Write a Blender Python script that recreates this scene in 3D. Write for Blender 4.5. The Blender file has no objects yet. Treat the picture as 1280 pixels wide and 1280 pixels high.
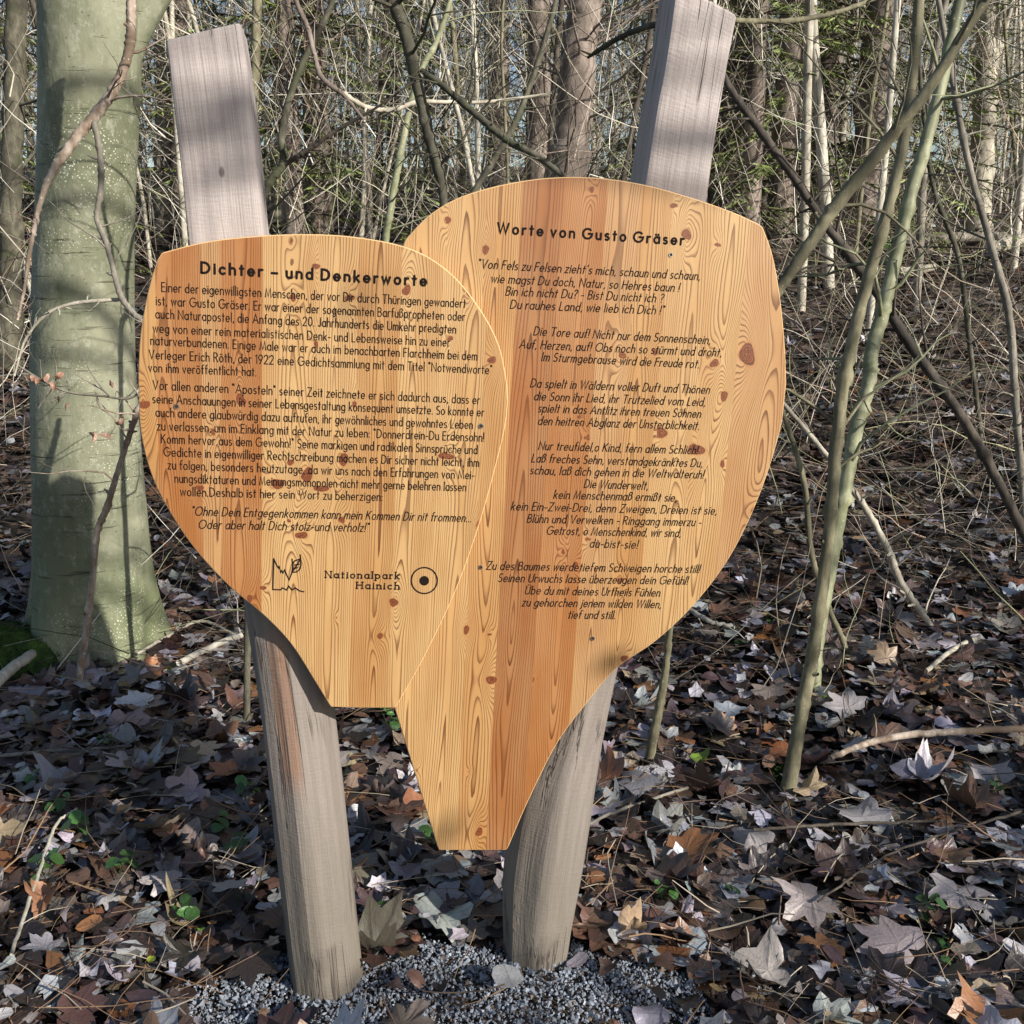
import bpy, math, random
import numpy as np
from mathutils import Vector

random.seed(7)
RNG = np.random.default_rng(11)
scene = bpy.context.scene
col = scene.collection
R = math.radians

# ------------------------------------------------------------------ camera, light, exposure
F = 1312.0                      # focal length in pixels of the 1280 px photograph
CAM_Z = 1.55
PITCH = R(13.0)
cam = bpy.data.cameras.new('camera')
cam.sensor_width = 36.0
cam.lens = 36.0 * F / 1280.0
cam.clip_start = 0.05
cam.clip_end = 500.0
cam_o = bpy.data.objects.new('camera', cam)
cam_o.location = (0, 0, CAM_Z)
cam_o.rotation_euler = (math.pi / 2 - PITCH, 0, 0)
col.objects.link(cam_o)
scene.camera = cam_o

SUN_AZ, SUN_EL = R(50.0), R(26.0)       # azimuth to the right of straight behind the camera
SUN = np.array([math.sin(SUN_AZ) * math.cos(SUN_EL), -math.cos(SUN_AZ) * math.cos(SUN_EL), math.sin(SUN_EL)])

world = bpy.data.worlds.new('World')
scene.world = world
world.use_nodes = True
wn = world.node_tree
bg = wn.nodes['Background']
sky = wn.nodes.new('ShaderNodeTexSky')
sky.sky_type = 'NISHITA'
sky.sun_disc = False
sky.sun_elevation = SUN_EL
sky.sun_rotation = math.pi - SUN_AZ
wn.links.new(sky.outputs[0], bg.inputs['Color'])
bg.inputs['Strength'].default_value = 0.09

sun = bpy.data.lights.new('sun', 'SUN')
sun.energy = 4.8
sun.angle = R(0.5)
sun.color = (1.0, 0.93, 0.82)
sun_o = bpy.data.objects.new('sun', sun)
sun_o.rotation_euler = Vector(SUN).to_track_quat('Z', 'Y').to_euler()
col.objects.link(sun_o)

scene.view_settings.view_transform = 'Standard'
scene.view_settings.look = 'None'
scene.view_settings.exposure = 0.45
scene.view_settings.gamma = 1.0
scene.cycles.max_bounces = 6
scene.cycles.use_denoising = True

# ------------------------------------------------------------------ pixel <-> space
FWD = np.array([0, math.cos(PITCH), -math.sin(PITCH)])
UPV = np.array([0, math.sin(PITCH), math.cos(PITCH)])
CAM = np.array([0, 0, CAM_Z])

def ray(px, py):
    return np.array([1.0, 0, 0]) * ((px - 640) / F) - UPV * ((py - 640) / F) + FWD

def at(px, py, Y):
    d = ray(px, py)
    return CAM + d * (Y / d[1])

def project(P):
    q = np.asarray(P, float) - CAM
    z = q @ FWD
    return np.stack([640 + F * q[..., 0] / z, 640 - F * (q @ UPV) / z], -1)

def hsm(x, y):
    return (0.035 * np.sin(1.7 * x + 0.6) * np.cos(1.3 * y) + 0.02 * np.sin(4.1 * x + 2.3 * y) + 0.012 * np.sin(7.3 * y - 5 * x))

def ground_z(x, y):
    x = np.asarray(x, float); y = np.asarray(y, float)
    t = np.maximum(y - 3.0, 0)
    z = np.where(t < 3.57, 0.035 * t * t, 0.446 + 0.25 * (np.minimum(t, 9.0) - 3.57)) + 0.13 * np.maximum(t - 9.0, 0)
    far = np.maximum(y - 26, 0)
    z = z - 0.0018 * np.minimum(far, 60) ** 2
    damp = np.clip((np.hypot(x + 0.05, y - 2.05) - 0.3) / 0.8, 0, 1)
    z = z + hsm(x, y) * damp
    m = np.maximum(0, 1 - ((x + 0.07) / 0.66) ** 2 - ((y - 1.98) / 0.30) ** 2)
    return z + 0.016 * m

def on_ground(px, py):
    d = ray(px, py)
    t = 0.5
    for _ in range(4000):
        p = CAM + d * t
        if p[2] <= ground_z(p[0], p[1]):
            break
        t += 0.01
    return p

# ------------------------------------------------------------------ mesh helpers
def mesh_data(name, V, faces, mats=(), smooth=True, attrs=None, matidx=None, sharp=None):
    """V (n,3); faces: list of (m,k) index arrays; attrs: name -> (type, array) per vertex"""
    me = bpy.data.meshes.new(name)
    V = np.asarray(V, np.float32)
    me.vertices.add(len(V))
    me.vertices.foreach_set('co', V.ravel())
    faces = [np.asarray(f, np.int32) for f in faces if len(f)]
    loops = np.concatenate([f.ravel() for f in faces])
    tot = np.concatenate([np.full(len(f), f.shape[1], np.int32) for f in faces])
    start = np.concatenate([[0], np.cumsum(tot)[:-1]]).astype(np.int32)
    me.loops.add(len(loops))
    me.loops.foreach_set('vertex_index', loops)
    me.polygons.add(len(tot))
    me.polygons.foreach_set('loop_start', start)
    me.polygons.foreach_set('loop_total', tot)
    sm = np.full(len(tot), bool(smooth))
    if sharp is not None:
        sm = ~sharp
    me.polygons.foreach_set('use_smooth', sm)
    if matidx is not None:
        me.polygons.foreach_set('material_index', np.asarray(matidx, np.int32))
    for k, (ty, a) in (attrs or {}).items():
        at_ = me.attributes.new(k, ty, 'POINT')
        a = np.asarray(a, np.float32)
        if ty == 'FLOAT_COLOR':
            if a.shape[1] == 3:
                a = np.concatenate([a, np.ones((len(a), 1), np.float32)], 1)
            at_.data.foreach_set('color', a.ravel())
        elif ty == 'FLOAT_VECTOR':
            at_.data.foreach_set('vector', a.ravel())
        else:
            at_.data.foreach_set('value', a.ravel())
    for m in mats:
        me.materials.append(m)
    me.update(calc_edges=True)
    me.validate()
    return me

def link(name, data, parent=None, **props):
    o = bpy.data.objects.new(name, data)
    col.objects.link(o)
    if parent is not None:
        o.parent = parent
    for k, v in props.items():
        if v:
            o[k] = v
    return o

def empty(name, loc, label, cat, group=None):
    o = link(name, None, None, label=label, category=cat, group=group)
    o.location = [float(c) for c in loc]
    o.empty_display_size = 0.1
    return o

class MB:
    def __init__(self):
        self.V, self.F, self.A, self.n, self.M = [], [], {}, 0, []
    def add(self, V, faces, m=0, **attrs):
        V = np.asarray(V, float)
        for f in faces:
            f = np.asarray(f, int)
            if len(f):
                self.F.append(f + self.n)
                self.M.append(np.full(len(f), m))
        self.V.append(V)
        for k, a in attrs.items():
            self.A.setdefault(k, []).append(np.asarray(a, float))
        self.n += len(V)
    def data(self, name, mats, smooth=True, types=None, origin=None):
        V = np.concatenate(self.V)
        if origin is not None:
            V = V - np.asarray(origin)
        types = types or {}
        at_ = {k: (types.get(k, 'FLOAT_COLOR'), np.concatenate(a)) for k, a in self.A.items()}
        return mesh_data(name, V, self.F, mats, smooth, at_, np.concatenate(self.M))

def tubes(P, Rad, sides=3, cap=False):
    """P (N,K,3), Rad (N,K) -> verts, quads of N tapered tubes"""
    N, K, _ = P.shape
    T = np.gradient(P, axis=1)
    T /= np.linalg.norm(T, axis=2, keepdims=True) + 1e-9
    ref = np.where(np.abs(T[:, :1, 2:3]) > 0.9, np.array([1.0, 0, 0]), np.array([0, 0, 1.0]))
    ref = np.broadcast_to(ref, T.shape)
    A = np.cross(T, ref)
    A /= np.linalg.norm(A, axis=2, keepdims=True) + 1e-9
    B = np.cross(T, A)
    ang = np.arange(sides) * 2 * math.pi / sides
    V = P[:, :, None, :] + Rad[:, :, None, None] * (A[:, :, None, :] * np.cos(ang)[None, None, :, None] + B[:, :, None, :] * np.sin(ang)[None, None, :, None])
    i = np.arange(N)[:, None, None] * K * sides + np.arange(K - 1)[None, :, None] * sides
    s = np.arange(sides)[None, None, :]
    s2 = (s + 1) % sides
    q = np.stack([i + s, i + s2, i + sides + s2, i + sides + s], -1).reshape(-1, 4)
    return V.reshape(-1, 3), q

def spline(pts, n):
    pts = np.asarray(pts, float)
    if len(pts) < 3:
        t = np.linspace(0, 1, n)[:, None]
        return pts[0] * (1 - t) + pts[-1] * t
    p = np.concatenate([[2 * pts[0] - pts[1]], pts, [2 * pts[-1] - pts[-2]]])
    u = np.linspace(0, len(pts) - 1 - 1e-6, n)
    k = u.astype(int); t = (u - k)[:, None]
    a, b, c, d = p[k], p[k + 1], p[k + 2], p[k + 3]
    return 0.5 * (2 * b + (c - a) * t + (2 * a - 5 * b + 4 * c - d) * t ** 2 + (3 * b - a - 3 * c + d) * t ** 3)

def grow(N, K, start, direc, length, wob, lift=0.0, rng=RNG):
    """N random-walk twigs"""
    direc = direc / (np.linalg.norm(direc, axis=1, keepdims=True) + 1e-9)
    step = (length / (K - 1))[:, None]
    P = np.empty((N, K, 3)); P[:, 0] = start
    d = direc.copy()
    for k in range(1, K):
        d = d + rng.normal(0, wob, (N, 3)) + np.array([0, 0, lift])
        d /= np.linalg.norm(d, axis=1, keepdims=True)
        P[:, k] = P[:, k - 1] + d * step
    return P

# ------------------------------------------------------------------ material helpers
class NT:
    def __init__(self, name):
        self.m = bpy.data.materials.new(name)
        self.m.use_nodes = True
        self.t = self.m.node_tree
        self.b = self.t.nodes['Principled BSDF']
    def n(self, typ, **kw):
        nd = self.t.nodes.new(typ)
        for k, v in kw.items():
            if k.startswith('_'):
                setattr(nd, k[1:], v)
        return nd
    def set(self, sock, v):
        if isinstance(v, (int, float)):
            sock.default_value = v
        elif isinstance(v, (tuple, list)):
            v = tuple(v)
            if sock.type == 'RGBA' and len(v) == 3:
                v = v + (1.0,)
            sock.default_value = v
        else:
            self.t.links.new(v, sock)
    def math(self, op, a, b=0.0, c=None, clamp=False):
        nd = self.t.nodes.new('ShaderNodeMath'); nd.operation = op; nd.use_clamp = clamp
        self.set(nd.inputs[0], a); self.set(nd.inputs[1], b)
        if c is not None:
            self.set(nd.inputs[2], c)
        return nd.outputs[0]
    def mix(self, f, a, b, blend='MIX'):
        nd = self.t.nodes.new('ShaderNodeMix'); nd.data_type = 'RGBA'; nd.blend_type = blend
        self.set(nd.inputs[0], f); self.set(nd.inputs[6], a); self.set(nd.inputs[7], b)
        return nd.outputs[2]
    def smooth(self, v, a, b):
        nd = self.t.nodes.new('ShaderNodeMapRange'); nd.interpolation_type = 'SMOOTHSTEP'
        self.set(nd.inputs[0], v); nd.inputs[1].default_value = a; nd.inputs[2].default_value = b
        return nd.outputs[0]
    def noise(self, vec=None, scale=5.0, detail=3.0, rough=0.5, out=0, dist=0.0):
        nd = self.t.nodes.new('ShaderNodeTexNoise')
        nd.inputs['Scale'].default_value = scale; nd.inputs['Detail'].default_value = detail
        nd.inputs['Roughness'].default_value = rough; nd.inputs['Distortion'].default_value = dist
        if vec is not None:
            self.t.links.new(vec, nd.inputs['Vector'])
        return nd.outputs[out]
    def voronoi(self, vec=None, scale=5.0, feature='F1', out='Distance', rnd=1.0):
        nd = self.t.nodes.new('ShaderNodeTexVoronoi'); nd.feature = feature
        nd.inputs['Scale'].default_value = scale; nd.inputs['Randomness'].default_value = rnd
        if vec is not None:
            self.t.links.new(vec, nd.inputs['Vector'])
        return nd.outputs[out]
    def attr(self, name, out='Color'):
        nd = self.t.nodes.new('ShaderNodeAttribute'); nd.attribute_name = name
        return nd.outputs[out]
    def obj(self):
        return self.t.nodes.new('ShaderNodeTexCoord').outputs['Object']
    def objrand(self):
        return self.t.nodes.new('ShaderNodeObjectInfo').outputs['Random']
    def mapping(self, vec, scale=(1, 1, 1), loc=(0, 0, 0)):
        nd = self.t.nodes.new('ShaderNodeMapping')
        self.set(nd.inputs['Vector'], vec)
        nd.inputs['Scale'].default_value = scale; nd.inputs['Location'].default_value = loc
        return nd.outputs[0]
    def sep(self, v):
        nd = self.t.nodes.new('ShaderNodeSeparateXYZ'); self.set(nd.inputs[0], v)
        return nd.outputs
    def comb(self, x, y, z):
        nd = self.t.nodes.new('ShaderNodeCombineXYZ')
        self.set(nd.inputs[0], x); self.set(nd.inputs[1], y); self.set(nd.inputs[2], z)
        return nd.outputs[0]
    def bump(self, h, strength=0.3, dist=0.01):
        nd = self.t.nodes.new('ShaderNodeBump')
        nd.inputs['Strength'].default_value = strength; nd.inputs['Distance'].default_value = dist
        self.set(nd.inputs['Height'], h)
        self.t.links.new(nd.outputs[0], self.b.inputs['Normal'])
    def base(self, c):
        self.set(self.b.inputs['Base Color'], c)
    def p(self, **kw):
        for k, v in kw.items():
            self.set(self.b.inputs[k.replace('_', ' ')], v)
        return self.m

def bark(name, c1, c2, scale=30.0, moss=None, moss_amt=0.0, rough=0.85, bump=0.5):
    t = NT(name)
    v = t.obj()
    vs = t.mapping(v, (1, 1, 0.35))
    a = t.noise(vs, scale, 5, 0.65)
    c = t.mix(t.smooth(a, 0.35, 0.68), c1, c2)
    b = t.noise(v, scale * 0.13, 3)
    c = t.mix(t.smooth(b, 0.42, 0.7), c, tuple(x * 0.55 for x in c1))
    sp = t.voronoi(v, scale * 2.2)
    c = t.mix(t.math('MULTIPLY', t.math('LESS_THAN', sp, t.math('MULTIPLY', t.noise(v, 40.0, 2), 0.27)), 0.4), c, tuple(min(1, x * 1.5 + 0.06) for x in c2))
    if moss:
        g = t.smooth(t.noise(v, scale * 0.22, 4, 0.6), 0.62 - moss_amt * 0.4, 0.72 - moss_amt * 0.3)
        c = t.mix(g, c, moss)
    t.base(c)
    t.bump(a, bump, 0.006)
    return t.p(Roughness=rough)

M = {}
M['bark_pale'] = bark('pale_bark', (0.34, 0.31, 0.245), (0.58, 0.54, 0.45))
M['bark_cream'] = bark('cream_bark', (0.40, 0.375, 0.31), (0.66, 0.62, 0.54))
M['bark_grey'] = bark('grey_bark', (0.16, 0.145, 0.12), (0.31, 0.28, 0.23))
M['bark_dark'] = bark('dark_bark', (0.045, 0.037, 0.03), (0.11, 0.09, 0.07))
M['bark_mossy'] = bark('mossy_bark', (0.06, 0.055, 0.038), (0.155, 0.145, 0.105), moss=(0.065, 0.068, 0.038), moss_amt=0.25)
M['bark_green'] = bark('green_bark', (0.20, 0.215, 0.12), (0.39, 0.40, 0.26), scale=22, rough=0.6, bump=0.25)
M['bark_olive'] = bark('olive_bark', (0.13, 0.12, 0.075), (0.27, 0.25, 0.16), scale=26)
M['bark_pine'] = bark('pine_bark', (0.12, 0.092, 0.078), (0.33, 0.275, 0.235), scale=14, bump=0.9)
M['bark_dead'] = bark('dead_wood', (0.24, 0.17, 0.12), (0.58, 0.50, 0.43), scale=24)

# beech bark
t = NT('beech_bark')
v = t.obj()
n1 = t.noise(v, 2.2, 4, 0.6)
c = t.mix(t.smooth(n1, 0.35, 0.68), (0.125, 0.135, 0.08), (0.29, 0.295, 0.21))
n2 = t.noise(t.mapping(v, (1, 1, 0.5)), 9, 5, 0.65)
c = t.mix(t.math('MULTIPLY', t.smooth(n2, 0.46, 0.72), 0.8), c, (0.12, 0.135, 0.085))
n4 = t.noise(t.mapping(v, (1, 1, 0.8)), 30, 6, 0.75)
c = t.mix(t.math('MULTIPLY', t.smooth(n4, 0.5, 0.72), 0.5), c, (0.44, 0.45, 0.37))
n5 = t.noise(t.mapping(v, (1, 1, 0.3)), 5, 5, 0.7)
c = t.mix(t.math('MULTIPLY', t.smooth(n5, 0.5, 0.68), 0.7), c, (0.085, 0.105, 0.055))
x, y, z = t.sep(v)
low = t.smooth(t.math('ADD', z, t.math('MULTIPLY', n1, 0.5)), 0.95, 0.15)
c = t.mix(t.math('MULTIPLY', low, 0.55), c, (0.16, 0.19, 0.09))
lines = t.noise(t.mapping(v, (2.5, 2.5, 40)), 1.6, 4, 0.6)
c = t.mix(t.math('MULTIPLY', t.smooth(lines, 0.63, 0.68), 0.8), c, (0.07, 0.07, 0.045))
sp = t.voronoi(v, 95)
spm = t.math('MULTIPLY', t.math('LESS_THAN', sp, t.math('MULTIPLY', t.noise(v, 14.0, 2), 0.42)), t.smooth(t.noise(v, 3.0, 2), 0.45, 0.62))
c = t.mix(spm, c, (0.50, 0.51, 0.41))
ds = t.math('LESS_THAN', t.voronoi(t.mapping(v, (1, 1, 2.2)), 22), 0.10)
c = t.mix(t.math('MULTIPLY', ds, 0.7), c, (0.05, 0.05, 0.035))
t.base(c)
t.bump(t.math('ADD', n2, t.math('MULTIPLY', t.smooth(lines, 0.6, 0.74), -0.8)), 0.6, 0.015)
M['beech'] = t.p(Roughness=0.75)

# weathered post wood: attribute 'wv' = (around, along, across) in metres
t = NT('weathered_wood')
wv = t.attr('wv', 'Vector')
g1 = t.noise(t.mapping(wv, (60, 2.2, 60)), 1.0, 5, 0.6)
g2 = t.noise(t.mapping(wv, (260, 7, 260)), 1.0, 3, 0.6)
g3 = t.noise(t.mapping(wv, (7, 2.5, 7)), 1.0, 4, 0.6)
c = t.mix(t.smooth(g1, 0.3, 0.7), (0.20, 0.172, 0.163), (0.375, 0.330, 0.315))
c = t.mix(t.math('MULTIPLY', t.smooth(g2, 0.45, 0.75), 0.25), c, (0.20, 0.16, 0.145))
c = t.mix(t.math('MULTIPLY', t.smooth(g3, 0.45, 0.75), 0.6), c, (0.235, 0.21, 0.165))
along = t.sep(wv)[1]
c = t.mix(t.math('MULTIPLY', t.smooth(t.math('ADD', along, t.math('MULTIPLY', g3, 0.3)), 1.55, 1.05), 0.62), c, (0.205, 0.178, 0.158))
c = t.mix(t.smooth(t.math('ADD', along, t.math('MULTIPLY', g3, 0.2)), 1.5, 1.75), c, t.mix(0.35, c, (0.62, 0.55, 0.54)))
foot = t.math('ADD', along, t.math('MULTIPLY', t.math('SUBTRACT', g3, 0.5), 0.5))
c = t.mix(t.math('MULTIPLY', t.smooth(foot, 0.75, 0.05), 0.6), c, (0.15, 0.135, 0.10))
kn = t.voronoi(t.mapping(wv, (9, 5, 9)), 1.0)
c = t.mix(t.math('MULTIPLY', t.smooth(kn, 0.06, 0.03), 0.7), c, (0.06, 0.04, 0.03))
raw = t.attr('raw', 'Fac')
c = t.mix(t.math('MULTIPLY', t.math('MULTIPLY', raw, 0.62), t.smooth(g1, 0.1, 0.5)), c, (0.27, 0.135, 0.075))
cr = t.noise(t.mapping(wv, (38, 1.1, 38), (3, 1, 2)), 1.0, 4, 0.55, dist=0.4)
crack = t.math('MULTIPLY', t.smooth(t.math('ABSOLUTE', t.math('SUBTRACT', cr, 0.5)), 0.022, 0.004), t.smooth(t.noise(t.mapping(wv, (9, 3, 9)), 1.0, 2), 0.46, 0.54))
c = t.mix(t.math('MULTIPLY', crack, 0.85), c, (0.07, 0.055, 0.05))
ck = t.attr('crack', 'Fac')
c = t.mix(t.smooth(ck, 0.55, 0.95), c, (0.05, 0.04, 0.035))
saw = t.noise(t.mapping(wv, (45, 230, 45)), 1.0, 2)
t.base(c)
h = t.math('ADD', t.math('MULTIPLY', g2, 0.5), t.math('MULTIPLY', saw, 0.35))
h = t.math('ADD', h, t.math('MULTIPLY', g1, 0.8))
h = t.math('SUBTRACT', h, t.math('MULTIPLY', crack, 1.6))
h = t.math('ADD', h, t.math('MULTIPLY', g3, 2.2))
t.bump(h, 0.55, 0.005)
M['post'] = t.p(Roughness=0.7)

# oiled larch board: attributes ring (in growth rings), knot (1 at the middle of a knot), tone (colour), bv (board coordinates)
def board_mat():
    t = NT('oiled_larch')
    bv = t.attr('bv', 'Vector')
    ring = t.attr('ring', 'Fac')
    knot = t.attr('knot', 'Fac')
    kno = t.noise(t.mapping(bv, (190, 90, 1)), 1.0, 3, 0.6)
    knot = t.math('MULTIPLY', knot, t.math('ADD', 0.86, t.math('MULTIPLY', kno, 0.28)))
    tone = t.attr('tone', 'Color')
    wob = t.noise(t.mapping(bv, (55, 5, 1)), 1.0, 4, 0.55)
    r = t.math('ADD', ring, t.math('MULTIPLY', t.math('SUBTRACT', wob, 0.5), 0.55))
    f = t.math('FRACT', r)
    var = t.noise(t.comb(t.math('FLOOR', r), 0.0, 0.0), 1.37, 1)
    late = t.math('MULTIPLY', t.math('POWER', t.smooth(f, 0.30, 0.92), 2.6), t.smooth(f, 1.0, 0.95))
    late = t.math('MULTIPLY', late, t.math('ADD', t.math('MULTIPLY', t.smooth(var, 0.25, 0.75), 0.80), 0.42))
    fine = t.noise(t.mapping(bv, (420, 11, 1)), 1.0, 3, 0.6)
    blot = t.noise(t.mapping(bv, (14, 3.2, 1)), 1.0, 3, 0.55)
    c = t.mix(t.smooth(blot, 0.32, 0.72), t.mix(0.25, tone, (0.64, 0.44, 0.22)), t.mix(0.35, tone, (0.36, 0.155, 0.045)))
    c = t.mix(t.math('MULTIPLY', t.smooth(fine, 0.35, 0.75), 0.28), c, t.mix(0.6, tone, (0.33, 0.14, 0.035)))
    dark = t.mix(0.88, tone, (0.105, 0.030, 0.005))
    c = t.mix(t.math('MULTIPLY', late, 1.0, None, True), c, dark)
    fl = t.math('LESS_THAN', t.voronoi(t.mapping(bv, (150, 45, 1)), 1.0), 0.07)
    c = t.mix(t.math('MULTIPLY', fl, 0.35), c, (0.16, 0.06, 0.02))
    halo = t.smooth(knot, 0.40, 0.72)
    c = t.mix(t.math('MULTIPLY', halo, 0.55), c, (0.42, 0.13, 0.035))
    core = t.smooth(knot, 0.66, 0.74)
    kr = t.math('FRACT', t.math('ADD', t.math('MULTIPLY', knot, 9.0), t.math('MULTIPLY', fine, 0.6)))
    kc = t.mix(t.smooth(kr, 0.2, 0.9), (0.27, 0.075, 0.022), (0.10, 0.026, 0.010))
    c = t.mix(core, c, kc)
    rim = t.math('MULTIPLY', t.smooth(knot, 0.61, 0.67), t.smooth(knot, 0.75, 0.69))
    c = t.mix(t.math('MULTIPLY', rim, 0.85), c, (0.055, 0.018, 0.008))
    spl = t.noise(t.mapping(bv, (170, 130, 1)), 1.0, 2)
    c = t.mix(t.math('MULTIPLY', core, t.math('MULTIPLY', t.smooth(t.math('ABSOLUTE', t.math('SUBTRACT', spl, 0.5)), 0.03, 0.0), 0.8)), c, (0.03, 0.012, 0.006))
    t.base(c)
    h = t.math('ADD', t.math('MULTIPLY', late, 0.6), t.math('MULTIPLY', fine, 0.5))
    t.bump(h, 0.12, 0.0015)
    return t.p(Roughness=t.math('ADD', 0.40, t.math('MULTIPLY', fine, 0.12)), Coat_Weight=0.45, Coat_Roughness=0.30)
M['board'] = board_mat()
t = NT('board_edge')
e = t.noise(t.mapping(t.obj(), (90, 90, 30)), 1.0, 4)
t.base(t.mix(e, (0.74, 0.52, 0.28), (0.56, 0.33, 0.14)))
M['board_edge'] = t.p(Roughness=0.55)
t = NT('burnt_lettering')
t.base(t.mix(t.noise(t.obj(), 60, 3), (0.016, 0.009, 0.007), (0.006, 0.005, 0.006)))
M['ink'] = t.p(Roughness=0.85, Specular_IOR_Level=0.15)
t = NT('bolt_steel')
t.base(t.mix(t.noise(t.obj(), 300, 2), (0.35, 0.34, 0.33), (0.6, 0.6, 0.6)))
M['steel'] = t.p(Metallic=1.0, Roughness=0.35)
t = NT('dark_hole')
t.base(t.mix(t.noise(t.obj(), 200, 2), (0.02, 0.012, 0.01), (0.04, 0.02, 0.012)))
M['hole'] = t.p(Roughness=0.9)

# soil, litter
t = NT('forest_soil')
v = t.obj()
a = t.noise(v, 3.0, 6, 0.7)
vo = t.voronoi(v, 13, 'F1', 'Color')
c = t.mix(t.smooth(a, 0.35, 0.7), (0.018, 0.013, 0.010), (0.055, 0.038, 0.028))
s_ = t.sep(vo)[0]
c = t.mix(t.math('MULTIPLY', t.smooth(s_, 0.62, 0.9), 0.6), c, (0.20, 0.145, 0.11))
t.base(c)
t.bump(t.math('ADD', a, t.noise(v, 40, 4)), 0.9, 0.03)
M['soil'] = t.p(Roughness=0.9)

def leaf_mat(name, rough=0.5, spec=0.5):
    t = NT(name)
    c = t.attr('col')
    vein = t.attr('vein', 'Fac')
    lv = t.attr('lv', 'Vector')
    n = t.noise(t.mapping(lv, (1, 1, 1)), 22, 4, 0.6)
    c = t.mix(t.math('MULTIPLY', t.smooth(n, 0.4, 0.75), 0.45), c, t.mix(0.7, c, (0.05, 0.03, 0.022)))
    spots = t.math('LESS_THAN', t.voronoi(lv, 60), 0.16)
    c = t.mix(t.math('MULTIPLY', spots, 0.5), c, (0.03, 0.02, 0.016))
    c = t.mix(t.math('MULTIPLY', t.smooth(vein, 0.80, 0.98), 0.5), c, t.mix(0.75, c, (0.06, 0.04, 0.035)))
    t.base(c)
    t.bump(t.math('ADD', t.math('MULTIPLY', vein, 0.6), n), 0.45, 0.004)
    return t.p(Roughness=rough, **{'Specular_IOR_Level': spec})
M['litter'] = leaf_mat('dead_leaf', 0.42, 0.85)
M['leaf_pale'] = leaf_mat('pale_dead_leaf', 0.48, 0.7)
M['leaf_green'] = leaf_mat('green_leaf', 0.4, 0.5)

t = NT('gravel_stone')
c = t.attr('col')
n = t.noise(t.obj(), 160, 3)
t.base(t.mix(t.math('MULTIPLY', n, 0.5), c, t.mix(0.7, c, (0.12, 0.13, 0.15))))
M['gravel'] = t.p(Roughness=0.55)

def simple(name, c1, c2, scale=20, rough=0.8, attr=False):
    t = NT(name)
    n = t.noise(t.obj(), scale, 4, 0.6)
    c = t.mix(t.smooth(n, 0.35, 0.68), c1, c2)
    if attr:
        a = t.attr('col')
        c = t.mix(1.0, c, a, 'MULTIPLY')
    t.base(c)
    return t.p(Roughness=rough)
M['twig'] = simple('twig_mix', (0.8, 0.8, 0.8), (1, 1, 1), 30, attr=True)
M['moss'] = simple('moss', (0.018, 0.045, 0.006), (0.06, 0.115, 0.016), 14, 0.95)
M['needles'] = simple('spruce_needles', (0.8, 0.8, 0.8), (1, 1, 1), 3, 0.6, attr=True)
M['rotten'] = bark('rotten_wood', (0.045, 0.033, 0.022), (0.15, 0.115, 0.08), scale=18, moss=(0.08, 0.11, 0.03), moss_amt=0.25, bump=1.0)

# ------------------------------------------------------------------ the ground
def grid_ground():
    xs = np.concatenate([np.linspace(-160, -14, 22)[:-1], np.linspace(-14, -3, 45)[:-1], np.linspace(-3, 3, 150)[:-1], np.linspace(3, 14, 45)[:-1], np.linspace(14, 160, 22)])
    ys = np.concatenate([np.linspace(-80, -4, 20)[:-1], np.linspace(-4, 1, 20)[:-1], np.linspace(1, 5, 110)[:-1], np.linspace(5, 16, 90)[:-1], np.linspace(16, 200, 50)])
    X, Y = np.meshgrid(xs, ys)
    V = np.stack([X, Y, ground_z(X, Y)], -1).reshape(-1, 3)
    nx, ny = len(xs), len(ys)
    i = (np.arange(ny - 1)[:, None] * nx + np.arange(nx - 1)[None]).ravel()
    q = np.stack([i, i + 1, i + nx + 1, i + nx], -1)
    return mesh_data('forest_floor', V, [q], [M['soil']])
link('ground', grid_ground(), kind='structure')

# ------------------------------------------------------------------ the sign
ALPHA = R(8.5)                                  # the boards turn a little away to the right
BU = np.array([math.cos(ALPHA), math.sin(ALPHA), 0])
BN = np.array([math.sin(ALPHA), -math.cos(ALPHA), 0])     # towards the camera
BO = np.array([0, 1.985, 0])
ROLL = R(3.2)
LU = BU * math.cos(ROLL) - np.array([0, 0, 1.0]) * math.sin(ROLL)   # across the planks
LV = BU * math.sin(ROLL) + np.array([0, 0, 1.0]) * math.cos(ROLL)   # along the planks

def on_board(px, py, off=0.0):
    d = ray(px, py)
    o = BO + BN * off
    t = np.dot(o - CAM, BN) / np.dot(d, BN)
    return CAM + d * t

def luv(px, py, off=0.0):
    p = on_board(px, py, off) - BO
    return np.array([p @ LU, p @ LV])

def from_luv(u, v, off):
    return BO + BN * off + np.multiply.outer(u, LU) + np.multiply.outer(v, LV)

SIGN_Y = 2.03
sign = empty('information_sign', (0.0, SIGN_Y, 0.0), 'large wooden information sign of two overlapping larch boards on two slanting grey posts', 'sign')

def local(V):
    return np.asarray(V) - np.array([0.0, SIGN_Y, 0.0])

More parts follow.
